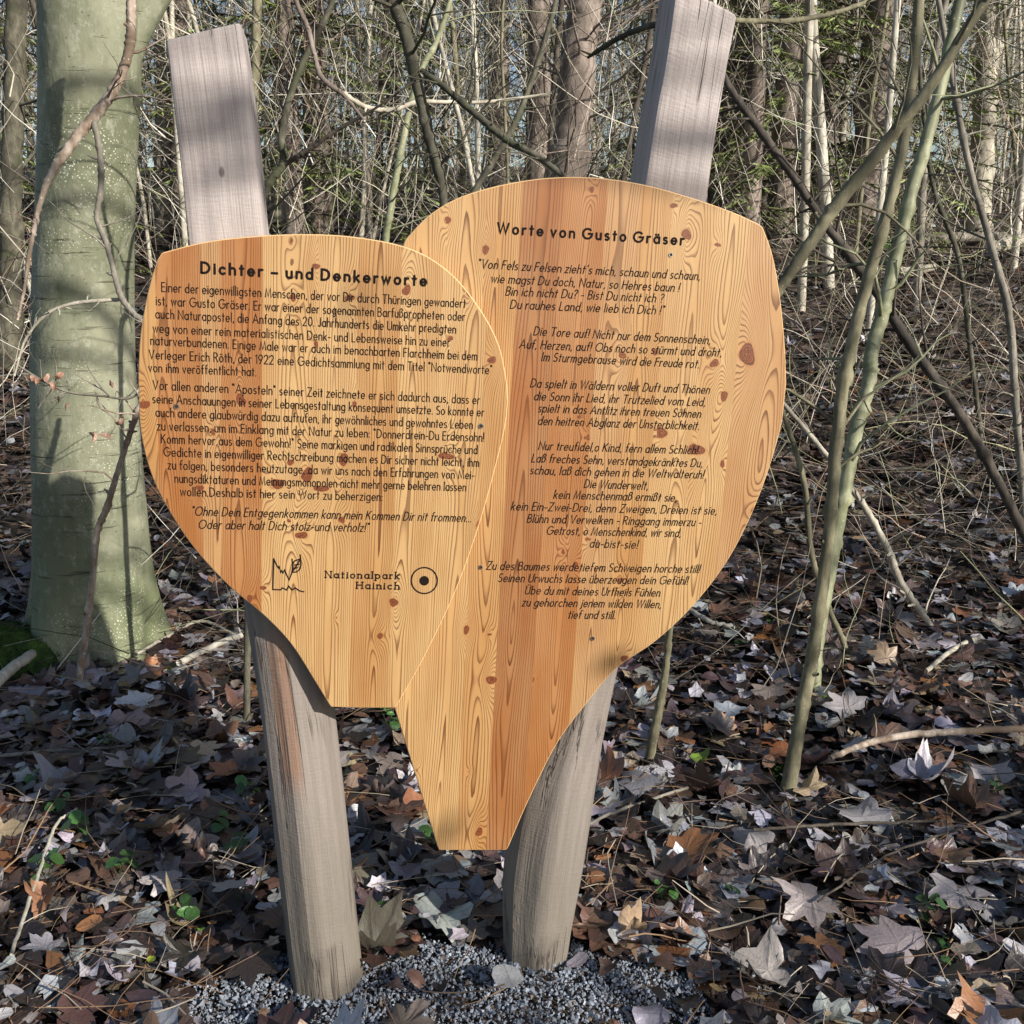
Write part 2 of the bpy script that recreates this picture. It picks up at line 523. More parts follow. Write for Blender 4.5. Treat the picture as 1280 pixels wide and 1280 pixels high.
TH = 0.027
def build_board(off, top_px, bot_px, planks, knots, seed, name, label):
    """planks: list of (px at some y, py, tone, pith offset in m, depth of pith, slope, spacing)"""
    rng = np.random.default_rng(seed)
    top = np.array([luv(*p, off) for p in top_px]); bot = np.array([luv(*p, off) for p in bot_px])
    ut0, ut1 = top[0, 0], top[-1, 0]
    edges = [ut0] + [luv(p[0], p[1], off)[0] for p in planks[1:]] + [ut1]
    kn = [(luv(k[0], k[1], off), k[2] * 0.00153 * .70, rng.uniform(.65, 1.35), rng.uniform(0, 6.28)) for k in knots]
    mb = MB()
    topv, botv = [], []
    us_all = []
    for i, p in enumerate(planks):
        a, b = edges[i], edges[i + 1]
        n = max(3, int((b - a) / 0.003))
        us = np.linspace(a, b, n + 1)
        if i == 0:
            us = np.concatenate([a + (us[1] - a) * np.array([0, .02, .1, .3, .6]), us[1:]])
        if i == len(planks) - 1:
            us = np.concatenate([us[:-1], b - (b - us[-2]) * np.array([.6, .3, .1, .02, 0])])
        us_all.append(us)
        vt = np.interp(us, top[:, 0], top[:, 1]); vb = np.interp(us, bot[:, 0], bot[:, 1])
        Mr = 300
        tt = np.linspace(0, 1, Mr)
        U = np.repeat(us[:, None], Mr, 1)
        Vv = vb[:, None] * (1 - tt) + vt[:, None] * tt
        tone, uc, d0, slope, sp = p[2], p[3], p[4], p[5], p[6]
        uc = (a + b) / 2 + uc
        ph = rng.uniform(0, 6.28, 6)
        # the plank's own waviness along its length
        ucw = uc + 0.006 * np.sin(Vv * 3.1 + ph[0]) + 0.0025 * np.sin(Vv * 8.3 + ph[1])
        dd = d0 + .45 * slope * (Vv - 1.0) + 0.005 * np.sin(Vv * 4.3 + ph[2]) + 0.0015 * np.sin(Vv * 11.0 + ph[3])
        rr = np.sqrt((U - ucw) ** 2 + dd ** 2)
        rr = rr + 0.0009 * np.sin(U * 210 + ph[4] + 2 * np.sin(Vv * 5)) 
        ring = rr / (sp * .62)
        kf = np.zeros_like(U)
        for (ku, kv), kr, kas, kph in kn:
            du, dv = (U - ku), (Vv - kv)
            w = np.exp(-np.abs(du / (kr * 2.4)) ** 1.6 - np.abs(dv / (kr * 5.6)) ** 1.6)
            if not (a - kr * 2 < ku < b + kr * 2):
                continue
            ring = ring + w * (1.45 * kr * 2.4 / (sp * .62)) * np.sign(rng.uniform(-0.3, 1))
            an_ = np.arctan2(dv, du)
            kd = np.hypot(du * kas, dv / kas) / kr * (1 + .13 * np.sin(2 * an_ + kph) + .09 * np.sin(3 * an_ + 2 * kph))
            kf = np.maximum(kf, 1 / (1 + 0.45 * kd ** 2.2))
        P = from_luv(U, Vv, off).reshape(-1, 3)
        # grid faces
        nu = len(us)
        idx = (np.arange(nu - 1)[:, None] * Mr + np.arange(Mr - 1)[None]).ravel()
        q = np.stack([idx, idx + Mr, idx + Mr + 1, idx + 1], -1)
        tn = np.broadcast_to(np.array(tone), (len(P), 3))
        bv = np.stack([U.ravel() + 3.7 * i, Vv.ravel(), np.zeros(U.size)], -1)
        mb.add(P, [q], 0, ring=ring.ravel(), knot=kf.ravel(), tone=tn, bv=bv)
    us = np.concatenate([u if i == 0 else u[1:] for i, u in enumerate(us_all)])
    vt = np.interp(us, top[:, 0], top[:, 1]); vb = np.interp(us, bot[:, 0], bot[:, 1])
    # outline loop: top left->right, bottom right->left
    L = np.concatenate([np.stack([us, vt], 1), np.stack([us[::-1], vb[::-1]], 1)])
    nl = len(L)
    tng = np.roll(L, -1, 0) - np.roll(L, 1, 0)
    tng /= np.linalg.norm(tng, axis=1, keepdims=True) + 1e-12
    out = np.stack([-tng[:, 1], tng[:, 0]], 1)
    prof = [(0.0, 0.0), (0.0012, -0.0007), (0.0018, -0.002), (0.0018, -TH)]
    VV = []
    for (o_, dz) in prof:
        q_ = L + out * o_
        VV.append(from_luv(q_[:, 0], q_[:, 1], off + dz))
    VV = np.concatenate(VV)
    ii = np.arange(nl); jj = (ii + 1) % nl
    qs = [np.stack([k * nl + ii, k * nl + jj, (k + 1) * nl + jj, (k + 1) * nl + ii], -1) for k in range(len(prof) - 1)]
    nb = len(VV)
    def filler(n_):
        return dict(ring=np.zeros(n_), knot=np.zeros(n_), tone=np.full((n_, 3), 0.5), bv=np.zeros((n_, 3)))
    nU = len(us); k0 = (len(prof) - 1) * nl
    i_ = np.arange(nU - 1)
    back = np.stack([k0 + i_, k0 + i_ + 1, k0 + nl - 2 - i_, k0 + nl - 1 - i_], -1)
    mb.add(VV, [np.concatenate(qs), back], 1, **filler(nb))
    V = np.concatenate(mb.V)
    A = {'ring': ('FLOAT', np.concatenate(mb.A['ring'])), 'knot': ('FLOAT', np.concatenate(mb.A['knot'])),
         'tone': ('FLOAT_COLOR', np.concatenate(mb.A['tone'])), 'bv': ('FLOAT_VECTOR', np.concatenate(mb.A['bv']))}
    me = mesh_data(name, local(V), mb.F, [M['board'], M['board_edge']], True, A, np.concatenate(mb.M), sharp=None)
    return link(name, me, sign, label=label)

LT = (0.52, 0.330, 0.145); MD = (0.435, 0.235, 0.085); RD = (0.33, 0.118, 0.031); PK = (0.435, 0.245, 0.108); DR = (0.25, 0.078, 0.019)
OFF_L, OFF_R = 0.0, -TH - 0.001

left_top = spline([(174, 470), (176, 425), (182, 385), (190, 350), (198, 325)], 16).tolist() + spline([(203, 317), (250, 305), (300, 298), (370, 294), (440, 297), (510, 311), (560, 340), (598, 385), (622, 430), (632, 475), (634, 500)], 70).tolist()
left_bot = spline([(174, 470), (176, 530), (186, 580), (205, 625), (240, 680), (285, 730), (330, 768), (365, 805), (395, 852), (414, 883)], 50).tolist() + [(450, 884), (494, 884)] + spline([(494, 884), (530, 820), (570, 735), (600, 650), (622, 570), (631, 530), (634, 500)], 40).tolist()
right_top = [(468, 560), (474, 430), (490, 345)] + spline([(508, 300), (535, 272), (570, 250), (620, 234), (680, 224), (740, 223), (800, 231), (860, 247), (915, 266), (948, 281)], 60).tolist() + spline([(953, 285), (965, 320), (974, 370), (980, 430), (982, 480)], 24).tolist()
right_bot = [(468, 560), (474, 700), (480, 800), (494, 884), (520, 968), (549, 1062), (632, 1062)] + spline([(634, 1060), (660, 1000), (695, 930), (730, 882), (770, 835), (820, 800), (870, 752), (915, 690), (950, 615), (975, 535), (982, 480)], 60).tolist()

lp = [(174, 470, MD, .01, .05, .00, .0052),
      (196, 450, RD, -.02, .014, .035, .0047),
      (252, 450, PK, .002, .010, -.05, .0056),
      (276, 450, RD, .00, .008, .055, .0060),
      (328, 450, LT, .012, .010, .05, .0062),
      (395, 500, LT, .00, .006, -.075, .0068),
      (445, 500, MD, .004, .007, .06, .0060),
      (497, 500, LT, -.02, .02, .02, .0052),
      (548, 500, LT, .01, .008, .055, .0064),
      (604, 500, MD, .03, .02, .03, .0056)]
left_knots = [(395, 333, 5), (508, 363, 7), (437, 372, 6), (366, 372, 5), (395, 430, 4), (563, 423, 4), (615, 450, 6), (301, 500, 8), (180, 506, 7), (430, 574, 8), (557, 570, 8),
              (363, 578, 5), (384, 594, 10), (347, 605, 9), (402, 611, 7), (427, 650, 5), (361, 651, 3), (377, 669, 7), (329, 735, 4), (312, 748, 5), (475, 795, 5), (492, 753, 7), (250, 610, 5), (266, 540, 4), (364, 301, 3), (586, 367, 4), (443, 505, 4), (420, 772, 2), (597, 655, 4)]
rp = [(468, 560, LT, .02, .012, .03, .0055),
      (550, 500, LT, .00, .010, .045, .0070),
      (597, 500, MD, -.004, .008, -.05, .0065),
      (638, 500, DR, -.006, .004, .075, .0072),
      (688, 500, RD, .01, .010, -.05, .0056),
      (742, 480, PK, .00, .014, .04, .0050),
      (783, 480, MD, -.01, .006, .06, .0062),
      (822, 480, LT, .014, .018, .02, .0058),
      (872, 480, LT, .00, .006, -.065, .0075),
      (918, 480, PK, .012, .008, .05, .0070)]
right_knots = [(560, 275, 5), (607, 312, 6), (842, 257, 5), (858, 293, 8), (897, 306, 4), (740, 237, 4), (778, 444, 6), (819, 440, 5), (893, 454, 7), (934, 443, 15), (905, 495, 7), (735, 547, 4), (827, 541, 9), (870, 562, 11), (903, 580, 5),
               (704, 690, 4), (719, 706, 5), (776, 725, 5), (583, 787, 6), (612, 793, 3), (614, 850, 8), (780, 823, 6), (599, 1040, 7), (944, 640, 8), (735, 674, 4), (669, 849, 3), (521, 963, 3), (586, 965, 2), (723, 521, 3)]
left_board = build_board(OFF_L, left_top, left_bot, lp, left_knots, 3, 'board', 'front board with a heading, two long paragraphs and an emblem')
right_board = build_board(OFF_R, right_top, right_bot, rp, right_knots, 5, 'board', 'rear board with a centred poem and a tapering foot')

# ---------- lettering: single-line routed letters
def E(cx, cy, rx, ry, a0, a1, n=None):
    n = n or max(4, int(abs(a1 - a0) / 24) + 1)
    a = np.radians(np.linspace(a0, a1, n))
    return np.stack([cx + rx * np.cos(a), cy + ry * np.sin(a)], 1).tolist()
def bowl():
    return E(.24, .31, .24, .31, 0, 360, 18)
X = .62
G = {
 'a': (.48, [bowl(), [(.48, X), (.48, 0)]]), 'b': (.48, [bowl(), [(0, 1.04), (0, 0)]]), 'c': (.42, [E(.24, .31, .24, .31, 48, 312)]),
 'd': (.48, [bowl(), [(.48, 1.04), (.48, 0)]]), 'e': (.48, [[(.02, .31), (.48, .31)] + E(.24, .31, .24, .31, 0, 315)]),
 'f': (.26, [E(.25, .9, .14, .14, 70, 180) + [(.11, 0)], [(0, X), (.25, X)]]), 'g': (.48, [bowl(), [(.48, X), (.48, -.06)] + E(.24, -.06, .24, .22, 0, -145)]),
 'h': (.42, [[(0, 1.04), (0, 0)], [(0, .36)] + E(.21, .40, .21, .22, 180, 0) + [(.42, 0)]]), 'i': (.02, [[(.01, X), (.01, 0)], [(.01, .82), (.01, .86)]]),
 'j': (.08, [[(.08, X), (.08, -.1)] + E(-.06, -.1, .14, .16, 0, -90), [(.08, .82), (.08, .86)]]),
 'k': (.40, [[(0, 1.04), (0, 0)], [(.37, X), (0, .24)], [(.13, .37), (.40, 0)]]), 'l': (.02, [[(.01, 1.04), (.01, 0)]]),
 'm': (.70, [[(0, X), (0, 0)], [(0, .36)] + E(.175, .42, .175, .20, 180, 0) + [(.35, 0)], [(.35, .36)] + E(.525, .42, .175, .20, 180, 0) + [(.70, 0)]]),
 'n': (.42, [[(0, X), (0, 0)], [(0, .36)] + E(.21, .40, .21, .22, 180, 0) + [(.42, 0)]]), 'o': (.48, [bowl()]),
 'p': (.48, [bowl(), [(0, X), (0, -.32)]]), 'q': (.48, [bowl(), [(.48, X), (.48, -.32)]]),
 'r': (.26, [[(0, X), (0, 0)], [(0, .34)] + E(.22, .38, .22, .24, 180, 75)]),
 's': (.34, [E(.17, .47, .155, .15, 45, 270, 10)[:-1] + E(.17, .16, .165, .16, 90, -135, 10)]),
 't': (.26, [[(.12, .9), (.12, 0)], [(0, X), (.26, X)]]), 'u': (.42, [[(0, X)] + E(.21, .22, .21, .22, 180, 360), [(.42, X), (.42, 0)]]),
 'v': (.42, [[(0, X), (.21, 0), (.42, X)]]), 'w': (.66, [[(0, X), (.17, 0), (.33, X), (.49, 0), (.66, X)]]), 'x': (.4, [[(0, X), (.4, 0)], [(.4, X), (0, 0)]]),
 'y': (.42, [[(0, X), (.22, .03)], [(.42, X), (.12, -.3)]]), 'z': (.36, [[(0, X), (.36, X), (0, 0), (.36, 0)]]),
 'ß': (.42, [[(0, 0)] + E(.18, .82, .18, .2, 180, 0) + E(.20, .33, .22, .30, 88, -125)]),
 'A': (.74, [[(0, 0), (.37, 1), (.74, 0)], [(.13, .34), (.61, .34)]]), 'B': (.50, [[(0, 0), (0, 1), (.22, 1)] + E(.22, .76, .23, .24, 90, -90) + [(0, .52)], [(.22, .52)] + E(.24, .26, .27, .26, 90, -90) + [(0, 0)]]),
 'D': (.64, [[(0, 0), (0, 1), (.18, 1)] + E(.2, .5, .44, .5, 90, -90) + [(0, 0)]]), 'E': (.44, [[(.44, 1), (0, 1), (0, 0), (.44, 0)], [(0, .53), (.40, .53)]]),
 'F': (.42, [[(.42, 1), (0, 1), (0, 0)], [(0, .53), (.38, .53)]]), 'G': (.86, [E(.44, .5, .44, .5, 50, 360, 18) + [(.52, .5)]]),
 'H': (.60, [[(0, 1), (0, 0)], [(.6, 1), (.6, 0)], [(0, .53), (.6, .53)]]), 'I': (.02, [[(.01, 1), (.01, 0)]]), 'J': (.30, [[(.30, 1), (.30, .18)] + E(.15, .18, .15, .18, 0, -160)]),
 'K': (.56, [[(0, 1), (0, 0)], [(.52, 1), (0, .42)], [(.17, .60), (.56, 0)]]), 'L': (.42, [[(0, 1), (0, 0), (.42, 0)]]),
 'M': (.80, [[(0, 0), (.12, 1), (.40, .08), (.68, 1), (.80, 0)]]), 'N': (.64, [[(0, 0), (0, 1), (.64, 0), (.64, 1)]]), 'O': (.90, [E(.45, .5, .45, .5, 0, 360, 22)]),
 'R': (.52, [[(0, 0), (0, 1), (.22, 1)] + E(.22, .75, .25, .25, 90, -90) + [(0, .5)], [(.22, .5), (.52, 0)]]),
 'S': (.46, [E(.23, .75, .21, .25, 45, 270, 12)[:-1] + E(.23, .25, .23, .25, 90, -140, 12)]), 'T': (.56, [[(0, 1), (.56, 1)], [(.28, 1), (.28, 0)]]),
 'U': (.58, [[(0, 1)] + E(.29, .29, .29, .29, 180, 360) + [(.58, 1)]]), 'V': (.66, [[(0, 1), (.33, 0), (.66, 1)]]), 'W': (.98, [[(0, 1), (.25, 0), (.49, 1), (.73, 0), (.98, 1)]]),
 'Z': (.54, [[(0, 1), (.54, 1), (0, 0), (.54, 0)]]),
 '0': (.54, [E(.27, .5, .27, .5, 0, 360, 20)]), '1': (.16, [[(0, .84), (.16, 1), (.16, 0)]]), '2': (.50, [E(.25, .74, .25, .26, 170, -35, 10) + [(0, 0), (.5, 0)]]),
 '9': (.52, [E(.26, .70, .26, .30, 0, 360, 18), [(.51, .62), (.18, 0)]]),
 '.': (.03, [[(.0, .0), (.03, .03)]]), ',': (.05, [[(.05, .05), (.0, -.12)]]), '!': (.03, [[(.015, 1.04), (.015, .28)], [(.015, .02), (.015, .05)]]),
 '?': (.36, [E(.18, .80, .18, .22, 165, -55, 9) + [(.17, .45), (.17, .28)], [(.17, .02), (.17, .05)]]), '-': (.26, [[(0, .36), (.26, .36)]]), '–': (.46, [[(0, .36), (.46, .36)]]),
 ':': (.03, [[(.015, .5), (.015, .53)], [(.015, .02), (.015, .05)]]), ';': (.05, [[(.03, .5), (.03, .53)], [(.04, .05), (.0, -.12)]]),
 '"': (.20, [[(0, 1.04), (.03, .86)], [(.15, 1.04), (.18, .86)]]), '´': (.10, [[(.10, 1.06), (.02, .86)]]), ' ': (.38, []),
}
for ch, b in (('ä', 'a'), ('ö', 'o'), ('ü', 'u')):
    w, s = G[b]; G[ch] = (w, s + [[(w * .25, .84), (w * .25, .88)], [(w * .75, .84), (w * .75, .88)]])
w, s = G['U']; G['Ü'] = (w, s + [[(.16, 1.14), (.16, 1.18)], [(.42, 1.14), (.42, 1.18)]])
SERIF = {'N': [(0, 0), (0, 1), (.64, 1), (.64, 0)], 'H': [(0, 0), (0, 1), (.6, 0), (.6, 1)], 'a': [(.48, 0)], 't': [(.12, 0)], 'i': [(.01, 0)], 'n': [(0, 0), (.42, 0), (0, X)], 'l': [(.01, 0), (.01, 1.04)], 'p': [(0, -.32), (0, X)],
         'r': [(0, 0), (0, X)], 'k': [(0, 0), (0, 1.04), (.4, 0), (.37, X)], 'h': [(0, 0), (.42, 0), (0, 1.04)], 'c': [], 'o': []}

def ribbon(pts, half):
    """flat stroke with rounded ends in 2-D -> verts (n,2), faces"""
    p = np.asarray(pts, float)
    keep = np.concatenate([[True], np.linalg.norm(np.diff(p, axis=0), axis=1) > 1e-7])
    p = p[keep]
    if len(p) < 2:
        p = np.array([p[0], p[0] + [1e-4, 0]])
    d = np.diff(p, axis=0); d /= np.linalg.norm(d, axis=1, keepdims=True)
    nrm = np.stack([-d[:, 1], d[:, 0]], 1)
    n = np.concatenate([nrm[:1], nrm[:-1] + nrm[1:], nrm[-1:]])
    ln = np.linalg.norm(n, axis=1, keepdims=True); ln[ln < .3] = .3
    n = n / ln
    sc = np.ones(len(p)); sc[1:-1] = 1 / np.clip((n[1:-1] * nrm[:-1]).sum(1), .45, 1)
    a = p + n * (half * sc)[:, None]; b = p - n * (half * sc)[:, None]
    V = np.stack([b, a], 1).reshape(-1, 2)
    k = np.arange(len(p) - 1) * 2
    q = np.stack([k, k + 2, k + 3, k + 1], -1)
    caps = []; tri = []
    for end, dr in ((0, -d[0]), (-1, d[-1])):
        base = math.atan2(dr[1], dr[0])
        an = base + np.linspace(-math.pi / 2, math.pi / 2, 6)
        c = p[end] + half * np.stack([np.cos(an), np.sin(an)], 1)
        s0 = len(V) + sum(len(x) for x in caps)
        caps.append(c)
        tri += [[s0, s0 + j, s0 + j + 1] for j in range(1, 5)]
    return np.concatenate([V] + caps), q, np.array(tri)

def text_line(mb, s, a_px, b_px, cap_px, off, stroke_px, italic=0.0, spacing=.25, serif=False):
    A = on_board(*a_px, off); B = on_board(*b_px, off)
    ln = np.linalg.norm(B - A); du = (B - A) / ln
    dn = np.cross(BN, du)                                  # upward in the board's plane
    if dn[2] < 0: dn = -dn
    depth = np.dot((A + B) / 2 - CAM, FWD)
    sy = cap_px * depth / F
    half = stroke_px * depth / F / 2
    x = 0; items = []
    for ch in s:
        w, st = G[ch]
        if ch == ' ':
            x += w; continue
        st = [list(q) for q in st]
        if serif:
            st = st + [[(px_ - .08, py_), (px_ + .08, py_)] for (px_, py_) in SERIF.get(ch, [])]
        items += [(x, q) for q in st]
        x += w + spacing
    sx = ln / (x - spacing)
    for i, (x0, q) in enumerate(items):
        q = np.asarray(q, float)
        Q = np.stack([(q[:, 0] + x0) * sx + italic * q[:, 1] * sy, q[:, 1] * sy], 1)
        V2, qd, tr = ribbon(Q, half)
        h = 0.00035 + 0.00004 * (i % 5)
        mb.add(A + BN * h + V2[:, :1] * du + V2[:, 1:] * dn, [qd, tr])

def text_obj(name, lines, board, cap, off, stroke, **kw):
    mb = MB()
    for s, a, b in lines:
        text_line(mb, s, a, b, cap, off, stroke, **kw)
    me = mesh_data(name, local(np.concatenate(mb.V)), mb.F, [M['ink']], False)
    return link(name, me, board)

text_obj('heading', [("Dichter – und Denkerworte", (252, 341), (532.5, 357))], left_board, 12.5, OFF_L, 3.1, spacing=.42)
text_obj('paragraph', [
 ("Einer der eigenwilligsten Menschen, der vor Dir durch Thüringen gewandert", (202.2, 364.4), (581.6, 384.5)),
 ("ist, war Gusto Gräser. Er war einer der sogenannten Barfußpropheten oder", (195.4, 381.2), (580.7, 401)),
 ("auch Naturapostel, die Anfang des 20. Jahrhunderts die Umkehr predigten", (194.8, 397.6), (569.5, 416.7)),
 ("weg von einer rein materialistischen Denk- und Lebensweise hin zu einer", (191.5, 415.4), (562, 433)),
 ("naturverbundenen. Einige Male war er auch im benachbarten Flarchheim bei dem", (188.6, 430.8), (596, 450.3)),
 ("Verleger Erich Röth, der 1922 eine Gedichtsammlung mit dem Titel \"Notwendworte\"", (186.6, 448.4), (614.5, 467.5)),
 ("von ihm veröffentlicht hat.", (186, 464.6), (320, 470))], left_board, 10.8, OFF_L, 1.3)
text_obj('paragraph', [
 ("Vor allen anderen \"Aposteln\" seiner Zeit zeichnete er sich dadurch aus, dass er", (191.5, 486.6), (599.2, 505)),
 ("seine Anschauungen in seiner Lebensgestaltung konsequent umsetzte. So konnte er", (191, 503.6), (604.5, 520.3)),
 ("auch andere glaubwürdig dazu aufrufen, ihr gewöhnliches und gewohntes Leben", (195, 520.5), (590.4, 536)),
 ("zu verlassen, um im Einklang mit der Natur zu leben: \"Donnerdrein-Du Erdensohn!", (196.8, 537.5), (604.5, 551.8)),
 ("Komm hervor aus dem Gewohn!\" Seine markigen und radikalen Sinnsprüche und", (201.8, 553.7), (596.3, 567.4)),
 ("Gedichte in eigenwilliger Rechtschreibung machen es Dir sicher nicht leicht, ihm", (205, 570), (598.2, 583.3)),
 ("zu folgen, besonders heutzutage, da wir uns nach den Erfahrungen von Mei-", (210, 586.3), (592.4, 598.8)),
 ("nungsdiktaturen und Meinungsmonopolen nicht mehr gerne belehren lassen", (218.8, 603), (582, 613.9)),
 ("wollen.Deshalb ist hier sein Wort zu beherzigen:", (225.7, 619.5), (477.7, 626))], left_board, 10.8, OFF_L, 1.3)
text_obj('quotation', [
 ("\"Ohne Dein Entgegenkommen kann mein Kommen Dir nit frommen...", (239.3, 644), (588, 652.3)),
 ("Oder aber halt Dich stolz-und verholz!\"", (248, 660.5), (460, 664.5))], left_board, 10.8, OFF_L, 1.3, italic=.2)
text_obj('heading', [("Worte von Gusto Gräser", (622, 291), (854, 306))], right_board, 11.8, OFF_R, 2.7, spacing=.42)
poem = [
 [("\"Von Fels zu Felsen zieht´s mich, schaun und schaun,", (597, 334.8), (874, 350)),
  ("wie magst Du doch, Natur, so Hehres baun !", (613.4, 353), (848, 364.6)),
  ("Bin ich nicht Du? - Bist Du nicht ich ?", (632, 369), (828, 378)),
  ("Du rauhes Land, wie lieb ich Dich !\"", (637.7, 385.5), (829, 393))],
 [("Die Tore auf! Nicht nur dem Sonnenschein,", (667, 418.8), (887, 430)),
  ("Auf, Herzen, auf! Obs noch so stürmt und droht,", (649, 435), (901, 445.5)),
  ("Im Sturmgebrause wird die Freude rot.", (676.8, 451), (873, 460))],
 [("Da spielt in Wäldern voller Duft und Thönen", (663, 483.8), (886, 492)),
  ("die Sonn ihr Lied, ihr Trutzelied vom Leid,", (667.5, 500), (880.5, 507.5)),
  ("spielt in das Antlitz ihren treuen Söhnen", (672.5, 515), (875, 522)),
  ("den heitren Abglanz der Unsterblichkeit.", (672.5, 530.8), (873, 537))],
 [("Nur treufidel,o Kind, fern allem Schlich!", (673, 562), (871, 567.5)),
  ("Laß freches Sehn, verstandgekränktes Du,", (664.5, 577.5), (877, 583.8)),
  ("schau, laß dich gehen in die Weltwalteruh!", (662.5, 592.5), (878.5, 598)),
  ("Die Wunderwelt,", (730, 609.5), (809, 612)),
  ("kein Menschenmaß ermißt sie,", (692, 623), (845, 626.8)),
  ("kein Ein-Zwei-Drei, denn Zweigen, Dreien ist sie,", (638.8, 637.5), (895, 643)),
  ("Blühn und Verwelken - Ringgang immerzu -", (658.8, 653), (875.5, 657.5)),
  ("Getrost, o Menschenkind, wir sind,", (683, 668), (850, 671)),
  ("du-bist-sie!", (737, 684), (796, 685.5))],
 [("Zu des Baumes werdetiefem Schweigen horche still!", (608, 711.8), (873.5, 716)),
  ("Seinen Urwuchs lasse überzeugen dein Gefühl!", (622.5, 727), (858.5, 730.5)),
  ("Übe du mit deines Urtheils Fühlen", (656, 742.5), (824, 745.5)),
  ("zu gehorchen jenem wilden Willen,", (652.5, 757.5), (825.5, 760)),
  ("tief und still.", (710, 773), (768, 773.6))]]
for st in poem:
    text_obj('verse', st, right_board, 10.3, OFF_R, 1.3, italic=.2)
text_obj('park_name', [("Nationalpark", (407, 722), (498.5, 723.5)), ("Hainich", (446, 735.5), (498.5, 736.5))], left_board, 8.3, OFF_L, 1.7, spacing=.40, serif=True)

def px_strokes(name, strokes, board, off, stroke_px, discs=()):
    mb = MB()
    base = on_board(450, 720, off); depth = np.dot(base - CAM, FWD)
    for i, st in enumerate(strokes):
        P = np.array([on_board(*p, off) for p in st])
        Q = np.stack([(P - base) @ BU, (P - base)[:, 2]], 1)
        V2, qd, tr = ribbon(Q, stroke_px * depth / F / 2)
        mb.add(base + BN * (0.0004 + 0.00004 * i) + V2[:, :1] * BU + V2[:, 1:] * np.array([0, 0, 1.0]), [qd, tr])
    for (cx, cy, r) in discs:
        a = np.linspace(0, 2 * math.pi, 29)[:-1]
        P = np.array([on_board(cx + r * math.cos(x_), cy + r * math.sin(x_), off) for x_ in a] + [on_board(cx, cy, off)]) + BN * 0.0006
        mb.add(P, [np.array([[28, (j + 1) % 28, j] for j in range(28)])])
    link(name, mesh_data(name, local(np.concatenate(mb.V)), mb.F, [M['ink']], False), board)
z_ = lambda L: [(320 + x_ / 5.333, 680 + y_ / 5.333) for x_, y_ in L]
px_strokes('emblem', [z_([(118, 98), (140, 145), (150, 160), (155, 150), (165, 188), (172, 178), (180, 192), (192, 172), (200, 195), (221, 240), (240, 190), (246, 150), (240, 100)]),
    z_([(118, 98), (114, 200), (112, 303)]), z_([(112, 303), (165, 305), (175, 292), (205, 306), (218, 280), (230, 295), (240, 306), (262, 292), (290, 312), (318, 318)]),
    z_([(246, 188), (270, 186), (292, 168), (300, 140), (298, 100), (294, 72)]), z_([(246, 180), (268, 150), (292, 104)]), z_([(246, 130), (258, 112), (292, 100)]), z_([(252, 160), (276, 158)]), z_([(262, 138), (288, 134)])], left_board, OFF_L, 1.7)
a_ = np.linspace(0, 2 * math.pi, 48)
px_strokes('emblem', [[(530.3 + 16.2 * math.cos(q), 725.6 + 16.2 * math.sin(q)) for q in a_]], left_board, OFF_L, 1.9, discs=[(530.3, 725.8, 6.0)])

def bolt(px, py, off, board, r=4.2):
    c = on_board(px, py, off); dep = np.dot(c - CAM, FWD) / F
    R0 = r * dep
    a = np.linspace(0, 2 * math.pi, 21)[:-1]
    ring = lambda rr, h: c + BN * h + rr * (np.cos(a)[:, None] * BU + np.sin(a)[:, None] * np.array([0, 0, 1.0]))
    V = np.concatenate([ring(R0, .0003), ring(R0 * .92, .0016), ring(R0 * .62, .0016), ring(R0 * .55, .0005)])
    i = np.arange(20); j = (i + 1) % 20
    q = np.concatenate([np.stack([k * 20 + i, k * 20 + j, (k + 1) * 20 + j, (k + 1) * 20 + i], -1) for k in range(3)])
    me = mesh_data('bolt', local(np.concatenate([V, [c + BN * .0005]])), [q, np.stack([60 + i, 60 + j, np.full(20, 80)], -1)], [M['steel'], M['hole']], False, None, [0] * 60 + [1] * 20)
    link('bolt', me, board)
for b in ((220.5, 508), (601, 532.5)):
    bolt(*b, OFF_L, left_board, 3.6)
for b in ((838.5, 318.5), (740.5, 798), (600.5, 709)):
    bolt(*b, OFF_R, right_board, 3.0)

